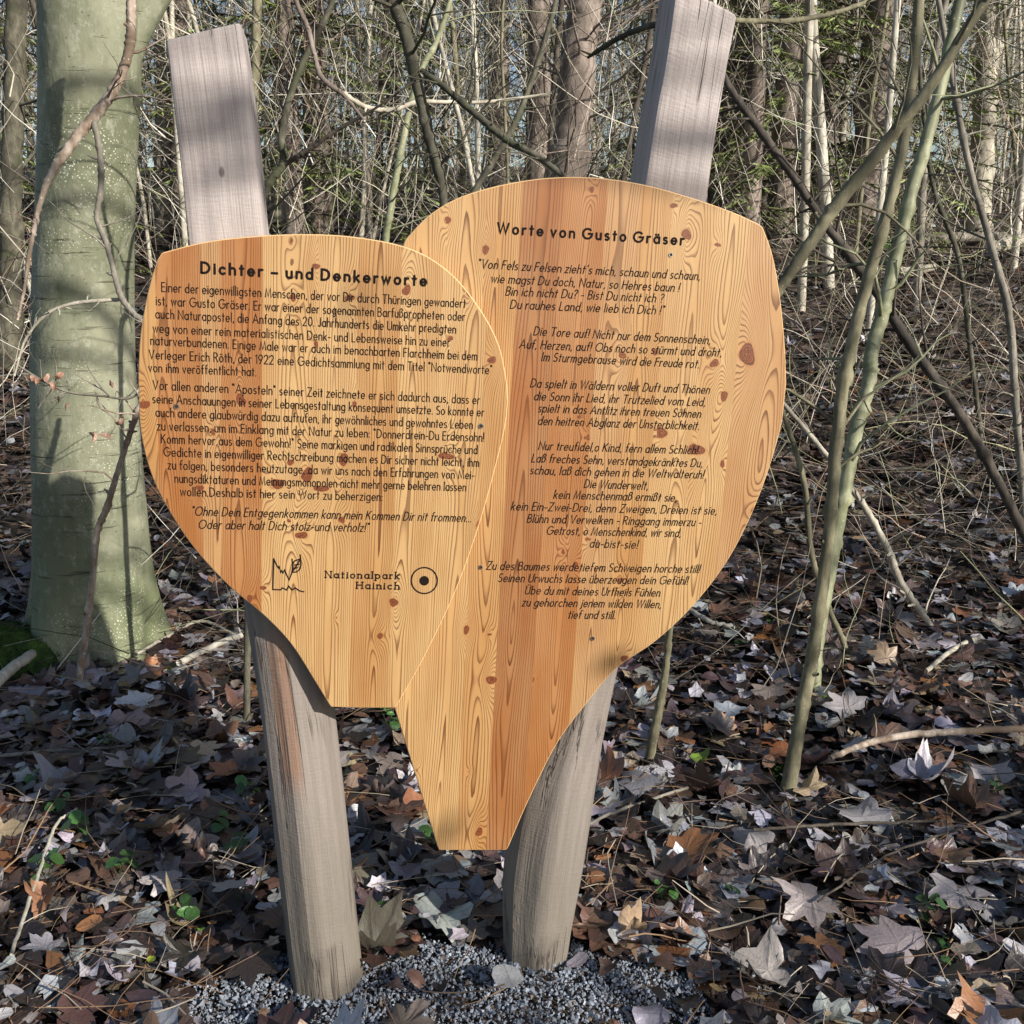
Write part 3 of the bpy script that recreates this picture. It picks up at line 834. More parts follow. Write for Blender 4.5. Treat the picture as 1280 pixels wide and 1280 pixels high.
# ---------- posts: hewn square at the head, rounded below
def post(front_off, rows, label, seed, depth_m, crack=None, raw=None):
    """rows: (left edge px, right edge px of the whole width at the FRONT plane, pixel y left, pixel y right, squareness 0..1, bevel left, bevel right)"""
    rng = np.random.default_rng(seed)
    rows = np.asarray(rows, float)
    n = 90
    Rr = spline(rows, n)
    Rr[:, 4] = np.clip(Rr[:, 4], 0, 1)
    C, W = [], []
    for r in Rr:
        a = on_board(r[0], r[1], front_off); b = on_board(r[2], r[3], front_off)
        C.append((a + b) / 2); W.append((b - a))
    C = np.array(C); W = np.array(W)
    w = np.linalg.norm(W, axis=1); wu = W / w[:, None]
    NS = 96
    V = []; wv = []; raws = []; cracks = []
    sq = np.array([(-.5, 0), (.5, 0), (.5, 1), (-.5, 1)])      # rectangle: x across, y back
    th = np.linspace(0, 2 * math.pi, NS + 1)[:-1]
    # uneven octagon facets for the round part
    fac = np.radians(np.array([-172, -124, -73, -22, 25, 70, 108, 145]) + rng.uniform(-5, 5, 8))
    fdist = 0.5 * (0.945 + rng.uniform(-.02, .02, 8))
    along = np.concatenate([[0], np.cumsum(np.linalg.norm(np.diff(C, axis=0), axis=1))])
    hatr = np.array([0.15 * math.sin(2.1 * k) for k in range(n)])
    for k in range(n):
        s = Rr[k, 4]
        dn = depth_m / w[k]
        cx, sy_ = np.cos(th), np.sin(th)
        # rounded octagon radius
        rad = np.full(NS, .5)
        for f, fd in zip(fac, fdist):
            cc = np.cos(th - f)
            lim = np.where(cc > .2, fd / np.maximum(cc, .2), 9)
            rad = np.minimum(rad, lim)
        ox, oy = rad * cx, rad * sy_
        m = np.maximum(np.abs(cx), np.abs(sy_))
        e = (np.abs(cx) ** 16 + np.abs(sy_) ** 16) ** (-1 / 16)
        qx, qy = .5 * e * cx, .5 * e * sy_ * dn
        X_ = ox * (1 - s) + qx * s
        Y_ = oy * (1 - s) + qy * s
        dpt = .5 * (1 - s) + .5 * dn * s
        jit = 1.0 + 0.008 * np.sin(th * 3 + k * .21 + seed) + 0.006 * np.sin(th * 5 - k * .37 + seed) + 0.004 * np.sin(th * 11 - k * .17)
        P = C[k] + (X_ * w[k] * jit)[:, None] * wu[k] - BN * ((dpt + Y_ * jit) * w[k])[:, None]
        V.append(P)
        wv.append(np.stack([X_ * w[k], np.full(NS, along[k]), Y_ * w[k]], 1))
        xx = X_ / .5
        raws.append(np.zeros(NS) if raw is None else (np.abs(xx - raw[0]) < raw[1]) * (Y_ < 0) * np.clip((along[k] - raw[2]) / .05, 0, 1) * np.clip((raw[3] - along[k]) / .1, 0, 1))
        cracks.append(np.zeros(NS))
    V = np.concatenate(V); wv = np.concatenate(wv); raws = np.concatenate(raws); cracks = np.concatenate(cracks)
    i = np.arange(NS); j = (i + 1) % NS
    q = np.concatenate([np.stack([k * NS + j, k * NS + i, (k + 1) * NS + i, (k + 1) * NS + j], -1) for k in range(n - 1)])
    # head: small chamfer then a flat top
    topc = V[-NS:]; cen = topc.mean(0)
    dirv = (C[-1] - C[-2]); dirv /= np.linalg.norm(dirv)
    r1 = cen + (topc - cen) * .965 + dirv * .004
    V2 = np.concatenate([V, r1, [cen + dirv * .005]])
    b0 = (n - 1) * NS; b1 = n * NS
    q2 = np.stack([b0 + j, b0 + i, b1 + i, b1 + j], -1)
    tri = np.stack([b1 + j, b1 + i, np.full(NS, b1 + NS)], -1)
    wv2 = np.concatenate([wv, wv[-NS:], wv[-1:]]); z2 = np.zeros(NS + 1)
    me = mesh_data('post', local(V2), [np.concatenate([q, q2]), tri], [M['post']], True,
                   {'wv': ('FLOAT_VECTOR', wv2), 'raw': ('FLOAT', np.concatenate([raws, z2])), 'crack': ('FLOAT', np.concatenate([cracks, z2]))})
    try:
        me.set_sharp_from_angle(angle=R(19))
    except Exception:
        pass
    return link('post', me, sign, label=label)

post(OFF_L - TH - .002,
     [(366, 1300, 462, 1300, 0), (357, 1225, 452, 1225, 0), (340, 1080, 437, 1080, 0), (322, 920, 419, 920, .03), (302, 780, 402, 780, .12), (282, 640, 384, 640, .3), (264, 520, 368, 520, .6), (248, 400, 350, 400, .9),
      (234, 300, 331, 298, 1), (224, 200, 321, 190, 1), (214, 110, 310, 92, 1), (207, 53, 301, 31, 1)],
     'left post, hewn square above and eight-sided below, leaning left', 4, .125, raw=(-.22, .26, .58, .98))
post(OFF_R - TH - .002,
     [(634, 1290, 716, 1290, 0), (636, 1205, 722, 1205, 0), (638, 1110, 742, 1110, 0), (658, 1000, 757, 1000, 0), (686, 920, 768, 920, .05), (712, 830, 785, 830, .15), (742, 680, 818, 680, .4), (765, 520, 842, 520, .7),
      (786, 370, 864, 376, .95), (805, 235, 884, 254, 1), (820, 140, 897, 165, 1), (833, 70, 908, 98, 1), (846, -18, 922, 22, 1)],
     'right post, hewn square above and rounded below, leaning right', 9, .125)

# ------------------------------------------------------------------ stems placed where the photograph shows them
def stem_points(rows, Y0, Y1, n):
    rows = np.asarray(rows, float)
    S = spline(rows, n)
    Ys = np.linspace(Y0, Y1, n)
    P = np.array([at(S[i, 0], S[i, 1], Ys[i]) for i in range(n)])
    dep = (P - CAM) @ FWD
    return P, S[:, 2] * dep / F / 2

def twigs_on(P, Rd, n, rng, lmin, lmax, wob=.22, lift=.03, rmul=.35, sides=4, K=6, tmin=.1):
    k = rng.integers(int(len(P) * tmin), len(P), n)
    T = np.gradient(P, axis=0)[k]
    T /= np.linalg.norm(T, axis=1, keepdims=True)
    d = rng.normal(0, 1, (n, 3)); d -= (d * T).sum(1, keepdims=True) * T
    d /= np.linalg.norm(d, axis=1, keepdims=True)
    d = d + T * rng.uniform(.2, 1.0, (n, 1)) * np.where(T[:, 2:3] < -.1, -1, 1)
    G_ = grow(n, K, P[k], d, rng.uniform(lmin, lmax, n), wob, lift, rng)
    r0 = np.minimum(Rd[k] * rmul, .012)
    rad = r0[:, None] * np.linspace(1, .25, K)
    return G_, rad

def stem(name, label, cat, rows, Y0, Y1, mat, ntw=0, tl=(.15, .6), sides=12, n=None, group=None, knobs=True, ground_end=None, part='trunk'):
    rng = np.random.default_rng(abs(hash_str(label)) % 99991)
    n = n or max(40, len(rows) * 11)
    P, Rd = stem_points(rows, Y0, Y1, n)
    if cat in ('sapling', 'branch') or name == 'dead_tree': Rd = Rd * (.68 if name == 'dead_tree' else .80)
    if ground_end is not None:
        e = -1 if ground_end == 'last' else 0
        g = ground_z(P[e, 0], P[e, 1]) - .03
        if P[e, 2] > g:
            f = np.linspace(1, 0, n // 3) if e == 0 else np.linspace(0, 1, n // 3)
            dz = (P[e, 2] - g) * f ** 2
            if e == 0: P[:n // 3, 2] -= dz
            else: P[-(n // 3):, 2] -= dz
    jit = np.cumsum(rng.normal(0, .10, (n, 3)), 0); jit -= np.linspace(0, 1, n)[:, None] * jit[-1]
    P = P + jit * Rd[:, None] * .35
    if knobs:
        for _ in range(max(2, n // 9)):
            k = rng.integers(1, n - 1); Rd[k] *= rng.uniform(1.12, 1.35)
    org = P[0] if P[0, 2] < P[-1, 2] else P[-1]
    root = empty(name, org, label, cat, group)
    V, q = tubes(P[None], Rd[None], sides)
    cV = np.repeat(P, sides, 0)
    V = cV + (V - cV) * (1 + rng.normal(0, .045, (len(V), 1)) + .05 * np.sin(np.arange(len(V)) * .37 + 1)[:, None])
    e0 = np.arange(sides)[None]; e1 = (n - 1) * sides + np.arange(sides)[None]
    link(part, mesh_data(part, V - org, [q, e0, e1[:, ::-1]], [mat]), root)
    if ntw:
        mb = MB()
        G_, rad = twigs_on(P, Rd, ntw, rng, tl[0], tl[1])
        V, q = tubes(G_, rad, 4); mb.add(V, [q])
        Gs, rs_ = twigs_on(P, Rd, 10, rng, .012, .05, rmul=.45)
        V, q = tubes(Gs, rs_ * np.linspace(1.2, 2.4, 6), 5); mb.add(V, [q])
        m = ntw * 3
        pk = rng.integers(0, ntw, m); kk = rng.integers(2, 6, m)
        st = G_[pk, kk]; d = rng.normal(0, 1, (m, 3))
        H = grow(m, 5, st, d, rng.uniform(tl[0] * .3, tl[1] * .5, m), .25, .02, rng)
        V, q = tubes(H, (rad[pk, kk] * .7)[:, None] * np.linspace(1, .3, 5), 3); mb.add(V, [q])
        link('crown', mb.data('crown', [mat], origin=org), root)
    return root

def hash_str(s):
    h = 7
    for c_ in s:
        h = (h * 131 + ord(c_)) % 1000003
    return h

# the beech
def beech():
    rows = [(108, 905, 300), (116, 862, 205), (117, 838, 178), (116, 800, 160), (115, 740, 146), (113, 650, 134), (106, 520, 127), (103, 400, 123), (107, 260, 119), (112, 150, 121), (114, 50, 125), (112, -60, 128), (108, -260, 120), (104, -520, 105), (100, -900, 85)]
    n = 150; NS = 72
    S = spline(rows, n)
    base = on_ground(117, 835)
    YB = base[1] + .17
    P = np.array([at(S[i, 0], S[i, 1], YB) for i in range(n)])
    dep = (P - CAM) @ FWD
    rad = S[:, 2] * dep / F / 2
    th = np.linspace(0, 2 * math.pi, NS + 1)[:-1]
    z = P[:, 2]
    T = np.gradient(P, axis=0); T /= np.linalg.norm(T, axis=1, keepdims=True)
    A = np.cross(T, [0, 1.0, 0]); A /= np.linalg.norm(A, axis=1, keepdims=True); B = np.cross(T, A)
    flare = np.clip(1 - (z - base[2]) / .55, 0, 1) ** 2
    lob = (.16 * np.cos(5 * th + .6) + .10 * np.cos(3 * th + 2.0) + .05 * np.cos(9 * th))
    und = .018 * np.cos(2 * th[None] + z[:, None] * 1.1) + .012 * np.sin(3 * th[None] - z[:, None] * 2.3) + .006 * np.sin(5 * th[None] + 6 * z[:, None])
    rr = rad[:, None] * (1 + und + flare[:, None] * lob[None])
    V = P[:, None] + rr[..., None] * (A[:, None] * np.cos(th)[None, :, None] + B[:, None] * np.sin(th)[None, :, None])
    i = np.arange(NS); j = (i + 1) % NS
    q = np.concatenate([np.stack([k * NS + i, k * NS + j, (k + 1) * NS + j, (k + 1) * NS + i], -1) for k in range(n - 1)])
    org = np.array([P[0, 0], YB, base[2]])
    root = empty('beech_tree', org, 'thick green-grey smooth-barked beech trunk standing behind the left edge of the sign', 'tree')
    link('trunk', mesh_data('trunk', V.reshape(-1, 3) - org, [q], [M['beech']]), root)
    # fork
    Pf, Rf = stem_points([(150, 60, 60), (172, 28, 44), (196, -5, 34), (225, -50, 28), (260, -110, 22), (300, -220, 16)], YB + .02, YB + .1, 26)
    V, q = tubes(Pf[None], Rf[None], 20)
    link('limb', mesh_data('limb', V - org, [q], [M['beech']]), root)
    return YB, base, root
BEECH_Y, BEECH_BASE, beech_o = beech()

# rows are (px, py, width px) from one end to the other; Y is the depth in metres
stem('dead_branch', 'bent dead branch with pinkish peeling bark hanging in front of the beech trunk', 'branch',
     [(166, -30, 14), (163, 10, 15), (162, 45, 15), (156, 78, 15), (143, 112, 15), (120, 145, 17), (95, 174, 16), (70, 208, 13), (53, 243, 9), (43, 282, 8), (36, 318, 7), (30, 362, 5), (22, 400, 4)], 3.55, 3.45, M['bark_dead'], 7, (.1, .35), part='limb')
stem('dead_branch', 'thin twisting grey branch crossing the middle of the beech trunk', 'branch',
     [(117, 150, 10), (124, 190, 9), (125, 235, 9), (120, 272, 8), (130, 300, 9), (140, 332, 8), (150, 366, 10), (165, 389, 9), (180, 404, 7), (200, 425, 5)], 3.5, 3.3, M['bark_grey'], 5, (.08, .25), part='limb')
stem('dead_branch', 'pale arching twig reaching left across the beech trunk', 'branch',
     [(153, 374, 6), (120, 376, 6), (85, 381, 5), (57, 394, 5), (32, 424, 4), (18, 470, 3)], 3.4, 3.3, M['bark_pale'], 4, (.05, .18), part='limb')
stem('leaning_sapling', 'crooked pale brown sapling leaning against the foot of the beech', 'sapling',
     [(97, 866, 13), (100, 830, 11), (109, 780, 11), (117, 720, 10), (122, 665, 10), (135, 632, 10), (150, 582, 9), (165, 536, 9), (178, 500, 9), (196, 455, 8), (215, 400, 7)], 3.62, 3.35, M['bark_dead'], 5, (.1, .35), ground_end='first')
stem('leaning_sapling', 'bright green smooth sapling right of the sign', 'sapling',
     [(1017, 872, 21), (1022, 800, 20), (1040, 700, 21), (1060, 600, 22), (1072, 540, 23), (1088, 480, 22), (1092, 440, 22), (1106, 390, 22), (1120, 320, 21), (1140, 240, 20), (1166, 150, 19), (1190, 50, 18), (1206, -20, 17), (1235, -160, 14)], 3.6, 4.1, M['bark_green'], 9, (.2, .7), ground_end='first')
stem('leaning_sapling', 'grey brown sapling crossing close beside the bright green one', 'sapling',
     [(982, 990, 32), (988, 960, 25), (1000, 890, 21), (1018, 800, 20), (1035, 680, 19), (1045, 560, 20), (1058, 460, 20), (1080, 370, 19), (1105, 280, 18), (1128, 190, 17), (1142, 90, 17), (1150, -20, 16), (1160, -170, 12)], 2.95, 3.2, M['bark_olive'], 9, (.2, .6), ground_end='first')
stem('leaning_sapling', 'olive stem slanting from behind the right board to the top right corner', 'sapling',
     [(690, 930, 18), (780, 720, 18), (870, 545, 18), (958, 388, 17), (1000, 326, 19), (1040, 268, 20), (1100, 190, 20), (1160, 112, 18), (1225, 10, 16), (1290, -90, 13)], 2.85, 2.85, M['bark_olive'], 6, (.15, .5), ground_end='first')
stem('dead_tree', 'dark thin dead tree slanting down to the right edge of the photo', 'tree',
     [(860, -10, 11), (905, 95, 13), (940, 148, 15), (990, 216, 16), (1040, 290, 17), (1090, 358, 18), (1130, 418, 19), (1180, 488, 18), (1230, 558, 18), (1285, 640, 17), (1340, 715, 16)], 4.9, 4.4, M['bark_dark'], 14, (.2, .8), ground_end='last')
stem('leaning_sapling', 'thin brown stem curving down from behind the right edge of the board', 'sapling',
     [(1064, 832, 9), (1052, 795, 9), (1036, 760, 9), (1014, 690, 9), (1006, 610, 9), (984, 532, 8), (950, 450, 7)], 3.9, 3.9, M['bark_olive'], 4, (.1, .4), ground_end='first')
stem('arching_branch', 'bare grey branch arching down to the leaf litter right of the green sapling', 'branch',
     [(975, 500, 7), (1040, 577, 8), (1085, 640, 10), (1111, 690, 11), (1124, 725, 11), (1152, 758, 10), (1182, 777, 8)], 4.3, 4.2, M['bark_pale'], 7, (.15, .5), ground_end='last', part='limb')
stem('leaning_sapling', 'short brown stem rising behind the right post', 'sapling',
     [(806, 950, 15), (818, 912, 15), (828, 860, 13), (836, 800, 10), (842, 730, 8), (850, 600, 6)], 3.05, 3.0, M['bark_olive'], 0, ground_end='first')
stem('leaning_sapling', 'dark slim stem at the far right with a slight bend', 'sapling',
     [(1300, 560, 12), (1275, 470, 12), (1262, 390, 12), (1238, 300, 11), (1210, 200, 10), (1190, 95, 9), (1170, -20, 8), (1150, -150, 6)], 5.2, 5.6, M['bark_grey'], 12, (.2, .8), ground_end='first')
stem('leaning_sapling', 'thin mossy stem arching behind the two crossing saplings', 'sapling',
     [(1250, 405, 8), (1220, 365, 8), (1200, 320, 8), (1181, 277, 8), (1166, 233, 7), (1158, 180, 7), (1150, 100, 6), (1148, 10, 5), (1140, -100, 4)], 6.2, 6.0, M['bark_mossy'], 10, (.2, .7), ground_end='first')
stem('leaning_sapling', 'dark curved stem rising between the two posts', 'sapling',
     [(590, 900, 18), (578, 700, 17), (570, 480, 16), (560, 300, 15), (556, 262, 14), (549, 218, 15), (536, 162, 17), (521, 98, 18), (506, 42, 20), (488, -12, 19), (470, -110, 15)], 3.6, 3.6, M['bark_mossy'], 10, (.2, .8), ground_end='first')
stem('dead_branch', 'straight dark branch slanting down from the curved stem to the right board', 'branch',
     [(527, 88, 9), (560, 113, 10), (600, 148, 11), (635, 176, 11), (668, 193, 10), (706, 222, 9), (760, 262, 7)], 3.58, 3.3, M['bark_mossy'], 8, (.15, .5), part='limb')
stem('leaning_sapling', 'light yellowish stem beside the curved dark stem', 'sapling',
     [(470, 830, 11), (474, 600, 11), (478, 400, 11), (482, 308, 11), (488, 268, 11), (500, 200, 11), (514, 130, 10), (528, 84, 10), (546, 50, 9), (566, -10, 7), (585, -90, 5)], 4.1, 4.1, M['bark_green'], 8, (.2, .6), ground_end='first')
stem('dead_branch', 'whitish broken branch lying level across the twigs between the posts', 'branch',
     [(395, 97, 6), (427, 116, 7), (458, 134, 8), (490, 137, 8), (522, 128, 7), (560, 128, 6), (610, 127, 5), (690, 117, 4)], 3.9, 4.2, M['bark_pale'], 9, (.1, .4), part='limb')
stem('leaning_sapling', 'mossy green stem leaning right behind the right board', 'sapling',
     [(560, 820, 10), (562, 500, 11), (572, 290, 11), (592, 240, 11), (616, 200, 10), (641, 158, 10), (660, 112, 9), (690, 20, 8), (715, -80, 6)], 4.6, 4.8, M['bark_mossy'], 8, (.2, .6), ground_end='first')
stem('forked_shrub', 'slender grey stem with a low V-shaped fork right of the left post', 'sapling',
     [(300, 800, 11), (312, 500, 11), (325, 300, 11), (334, 236, 12), (354, 206, 12), (353, 168, 11), (362, 124, 11), (383, 68, 10), (413, 8, 9), (440, -80, 7)], 3.4, 3.4, M['bark_mossy'], 8, (.15, .5), ground_end='first')
stem('dead_branch', 'dark forked branch rising right from the slender grey stem', 'branch',
     [(354, 207, 8), (372, 196, 8), (393, 183, 7), (423, 162, 6), (470, 135, 4), (520, 100, 3)], 3.4, 3.3, M['bark_dark'], 5, (.1, .35), part='limb')
stem('dead_branch', 'knotty reddish branch bending down beside the forked stem', 'branch',
     [(366, -20, 8), (372, 5, 8), (384, 33, 8), (393, 66, 8), (400, 92, 8), (412, 106, 8), (430, 120, 6), (455, 150, 4)], 3.2, 3.2, M['bark_pine'], 4, (.1, .3), part='limb')
stem('dead_branch', 'horizontal greenish branch sprouting right of the head of the right post', 'branch',
     [(890, 20, 8), (922, 25, 8), (960, 26, 8), (1000, 24, 8), (1050, 14, 7), (1110, -8, 6)], 2.9, 3.2, M['bark_olive'], 6, (.15, .5), part='limb')
stem('dead_branch', 'dark mossy branch pointing left from behind the right post', 'branch',
     [(860, 18, 9), (828, 28, 9), (800, 36, 9), (772, 48, 8), (750, 62, 7), (735, 72, 4)], 2.7, 3.0, M['bark_mossy'], 4, (.1, .3), part='limb')

# ------------------------------------------------------------------ larger trunks farther back
def big_tree(label, rows, Y, mat, ntw=24, name='forest_tree'):
    return stem(name, label, 'tree', rows, Y, Y, mat, ntw, (.6, 2.2), sides=20, n=60, ground_end='first')
big_tree('stout dark brown conifer trunk between the boards and the right post', [(690, 420, 62), (696, 330, 52), (706, 220, 47), (716, 140, 45), (728, 40, 43), (738, -30, 42), (760, -260, 36), (790, -600, 22)], 8.2, M['bark_pine'], 30)
big_tree('grey-brown trunk just left of the stout dark conifer trunk', [(668, 400, 32), (669, 300, 28), (670, 220, 27), (672, 100, 26), (674, -20, 25), (676, -300, 20)], 10.5, M['bark_pine'], 20)
big_tree('dark leaning trunk with moss at its foot beyond the crossing saplings', [(1066, 330, 60), (1073, 300, 46), (1080, 240, 42), (1088, 160, 42), (1098, 60, 41), (1106, -20, 40), (1120, -250, 34), (1140, -600, 20)], 12.2, M['bark_pine'], 30)
big_tree('slim mossy trunk at the left edge of the photo', [(8, 420, 34), (13, 300, 26), (17, 150, 25), (21, 0, 24), (26, -200, 20), (30, -500, 12)], 8.0, M['bark_mossy'], 26)
big_tree('pale grey trunk standing between the beech and the left post', [(205, 360, 24), (206, 240, 20), (205, 120, 20), (203, 0, 19), (200, -300, 14)], 13.0, M['bark_grey'], 20)
big_tree('greyish trunk right of the right post among green boughs', [(958, 330, 30), (953, 200, 26), (949, 90, 25), (944, -20, 24), (938, -300, 18)], 15.0, M['bark_grey'], 24)
big_tree('pale trunk at the far right below the patch of blue sky', [(1222, 300, 34), (1228, 180, 28), (1235, 60, 27), (1241, -30, 26), (1250, -300, 18)], 13.5, M['bark_pale'], 20)
big_tree('grey trunk above the left board beside the left post', [(348, 340, 24), (351, 200, 20), (352, 80, 19), (354, -30, 18), (358, -300, 12)], 14.0, M['bark_pale'], 20)

# ------------------------------------------------------------------ the thicket: saplings one by one, finer twigs as one mass
def sapling_proto(seed, H, r0, nb, bend):
    rng = np.random.default_rng(seed)
    K = 16
    P = grow(1, K, np.zeros((1, 3)), np.array([[rng.normal(0, bend), rng.normal(0, bend), 1.0]]), np.array([H]), .045 + bend * .15, .012, rng)
    rad = r0 * np.linspace(1, .15, K)[None] ** .8
    Vt, qt = tubes(P, rad, 7)
    Pd = spline(P[0], 60); Rd = np.interp(np.linspace(0, 1, 60), np.linspace(0, 1, K), rad[0])
    mb = MB()
    k = rng.integers(6, 60, nb)
    T = np.gradient(Pd, axis=0)[k]; T /= np.linalg.norm(T, axis=1, keepdims=True)
    d = rng.normal(0, 1, (nb, 3)); d[:, 2] *= .4
    d = d / np.linalg.norm(d, axis=1, keepdims=True) + T * rng.uniform(.3, 1.2, (nb, 1))
    ln = rng.uniform(.5, 1.9, nb) * (1.1 - k / 75)
    B = grow(nb, 7, Pd[k], d, ln, .16, .03, rng)
    rb = np.clip(Rd[k] * .28, .0026, .0065)
    V, q = tubes(B, rb[:, None] * np.linspace(1, .3, 7), 4); mb.add(V, [q])
    m = nb * 5
    pi = rng.integers(0, nb, m); ki = rng.integers(1, 7, m)
    d = (B[pi, ki] - B[pi, ki - 1]); d /= np.linalg.norm(d, axis=1, keepdims=True)
    d = d + rng.normal(0, .7, (m, 3))
    C = grow(m, 5, B[pi, ki], d, rng.uniform(.15, .7, m), .2, .03, rng)
    V, q = tubes(C, (rb[pi] * .5)[:, None] * np.linspace(1, .35, 5) + .0008, 3); mb.add(V, [q])
    return (Vt, qt), mb
protos = []
for s_i in range(14):
    (Vt, qt), mb = sapling_proto(60 + s_i, 12 + s_i % 3, .016 + .0065 * (s_i % 4), 42, .03) if s_i >= 9 else sapling_proto(40 + s_i, [5, 6.5, 8, 9, 7, 10, 6, 8, 4.5][s_i], [.018, .022, .028, .04, .025, .05, .02, .033, .016][s_i], [34, 36, 40, 40, 36, 44, 34, 40, 40][s_i], [.12, .06, .10, .04, .22, .03, .16, .08, .3][s_i])
    V = np.concatenate(mb.V)
    per = {}
    for mname in ('bark_pale', 'bark_cream', 'bark_grey', 'bark_olive', 'bark_dark'):
        per[mname] = (mesh_data('trunk', Vt, [qt], [M[mname]]), mesh_data('crown', V, mb.F, [M[mname]]))
    protos.append(per)
words_mat = {'bark_pale': 'pale', 'bark_cream': 'cream-white', 'bark_grey': 'grey', 'bark_olive': 'olive', 'bark_dark': 'dark'}
rs = random.Random(5)
def where(px):
    if px < 190: return 'left of the beech trunk and behind it'
    if px < 350: return 'behind the head of the left post'
    if px < 560: return 'above the front board between the posts'
    if px < 830: return 'above the rear board left of the right post'
    if px < 1040: return 'just right of the head of the right post'
    return 'at the right behind the crossing saplings'
n_sap = 0
for k in range(290):
    px = rs.uniform(-120, 1400)
    Y = 6.5 + 25 * rs.random() ** .8
    if px > 960 and Y < 9.5 and rs.random() < .75:
        continue
    if px < 200 and Y < 6:
        continue
    x_ = (px - 640) / F * Y * 1.03
    z0 = float(ground_z(x_, Y)) - .05
    mname = rs.choices(['bark_pale', 'bark_cream', 'bark_grey', 'bark_olive', 'bark_dark'], [6, 3, 3, 3, 2])[0]
    pr = protos[rs.choice([0, 2, 3, 5, 7, 9, 9, 10, 10, 11, 11, 12, 12, 13, 13])][mname]
    wm = words_mat[mname]
    o = empty('bare_sapling', (x_, Y, z0), '%s %sbare sapling %s' % (wm, 'near ' if Y < 11 else ('' if Y < 18 else 'far '), where(px)), 'sapling', 'bare saplings in the thicket')
    o.rotation_euler = (rs.gauss(0, .04), rs.gauss(0, .07), rs.uniform(0, 6.28))
    sc = rs.uniform(.75, 1.3); o.scale = (sc, sc, sc)
    link('trunk', pr[0], o); link('crown', pr[1], o)
    n_sap += 1

def thicket(N, y0, y1, hmin, hmax, lmin, lmax, rmin, rmax, palette, weights, name, seed, upright=.6, clear=None, clump=3.0):
    rng = np.random.default_rng(seed)
    Y = y0 + (y1 - y0) * rng.random(N) ** .9
    px = rng.uniform(-140, 1420, N)
    Xx = (px - 640) / F * Y * 1.03
    cl = np.sin(Xx * clump + 1.3 * np.sin(Y * 1.7)) + np.sin(Y * 2.1 + Xx * .7)
    keep = rng.random(N) < np.clip(.62 + .30 * cl, .12, 1)
    if clear is not None:
        keep &= ~clear(px, Y, rng)
    Y, Xx = Y[keep], Xx[keep]; N = len(Y)
    Z = ground_z(Xx, Y) + hmin + (hmax - hmin) * rng.random(N) ** 1.2
    d = rng.normal(0, 1, (N, 3)); d[:, 2] = np.abs(d[:, 2]) * .6 + upright
    K = 7
    P = grow(N, K, np.stack([Xx, Y, Z], 1), d, rng.uniform(lmin, lmax, N), .13, 0.0, rng)
    r = rng.uniform(rmin, rmax, N) * rng.choice([1, 1, 1, 1.8], N)
    V, q = tubes(P, r[:, None] * np.linspace(1, .4, K), 3)
    pal = np.array(palette); ci = rng.choice(len(pal), N, p=np.array(weights) / sum(weights))
    c = pal[ci] * rng.uniform(.7, 1.25, (N, 1))
    c = np.repeat(c, K * 3, 0)
    me = mesh_data(name, V, [q], [M['twig']], True, {'col': ('FLOAT_COLOR', c)})
    return link(name, me, None, kind='stuff')
pal = [(.80, .76, .66), (.60, .55, .45), (.26, .22, .165), (.06, .047, .038), (.38, .39, .22), (.50, .36, .27)]
o = thicket(2300, 5.5, 11, 0, 2.4, .4, 1.7, .0016, .0036, pal, [4, 3, 3, 6, 2, 1], 'undergrowth', 1, clear=lambda p, Y, g: (p > 930) & (g.random(len(p)) < .78) | (Y < 6.3) & (p < 240))
o['label'] = 'tangled bare twigs filling the thicket behind the sign'; o['category'] = 'undergrowth'
o = thicket(5000, 10.5, 22, 0, 4.2, .5, 2.2, .0024, .0056, pal, [6, 4, 2, 4, 2, 2], 'undergrowth', 2, upright=.9, clear=lambda p, Y, g: (p > 880) & (p < 1080) & (g.random(len(p)) < .45))
o['label'] = 'dense brown and cream brushwood in the middle distance'; o['category'] = 'undergrowth'
o = thicket(3200, 22, 44, 0, 6.0, 2.0, 7.0, .007, .022, [(.80, .76, .64), (.66, .62, .48), (.30, .25, .19), (.08, .06, .05), (.50, .52, .28), (.60, .45, .33)], [7, 6, 2, 1, 5, 4], 'undergrowth', 3, upright=2.2)
o['label'] = 'far brownish woodland of bare branches under the sky'; o['category'] = 'undergrowth'
o = thicket(7000, 9, 24, 0, 5.0, .3, 1.3, .0016, .0034, pal, [8, 5, 1, 2, 3, 2], 'undergrowth', 9, upright=.7, clump=1.6)
o['label'] = 'fine pale sunlit twigs hanging among the thin trunks'; o['category'] = 'undergrowth'
# thin dead stems low on the right slope
o = thicket(1300, 3.6, 9, 0, .12, .25, 1.1, .0012, .0028, pal, [1, 2, 4, 5, 2, 2], 'undergrowth', 4, upright=.35, clear=lambda p, Y, g: (p > 230) & (p < 420) & (Y < 3.9))
o['label'] = 'thin dry stalks and twigs standing in the leaf litter'; o['category'] = 'undergrowth'

o = thicket(2600, 4.8, 12, 0, .35, .3, 1.6, .0012, .0032, pal, [2, 3, 4, 5, 2, 2], 'undergrowth', 14, upright=.15, clump=2.2, clear=lambda p, Y, g: (p < 930))
o['label'] = 'low grey tangle of brush and fallen twigs on the slope at right'; o['category'] = 'undergrowth'

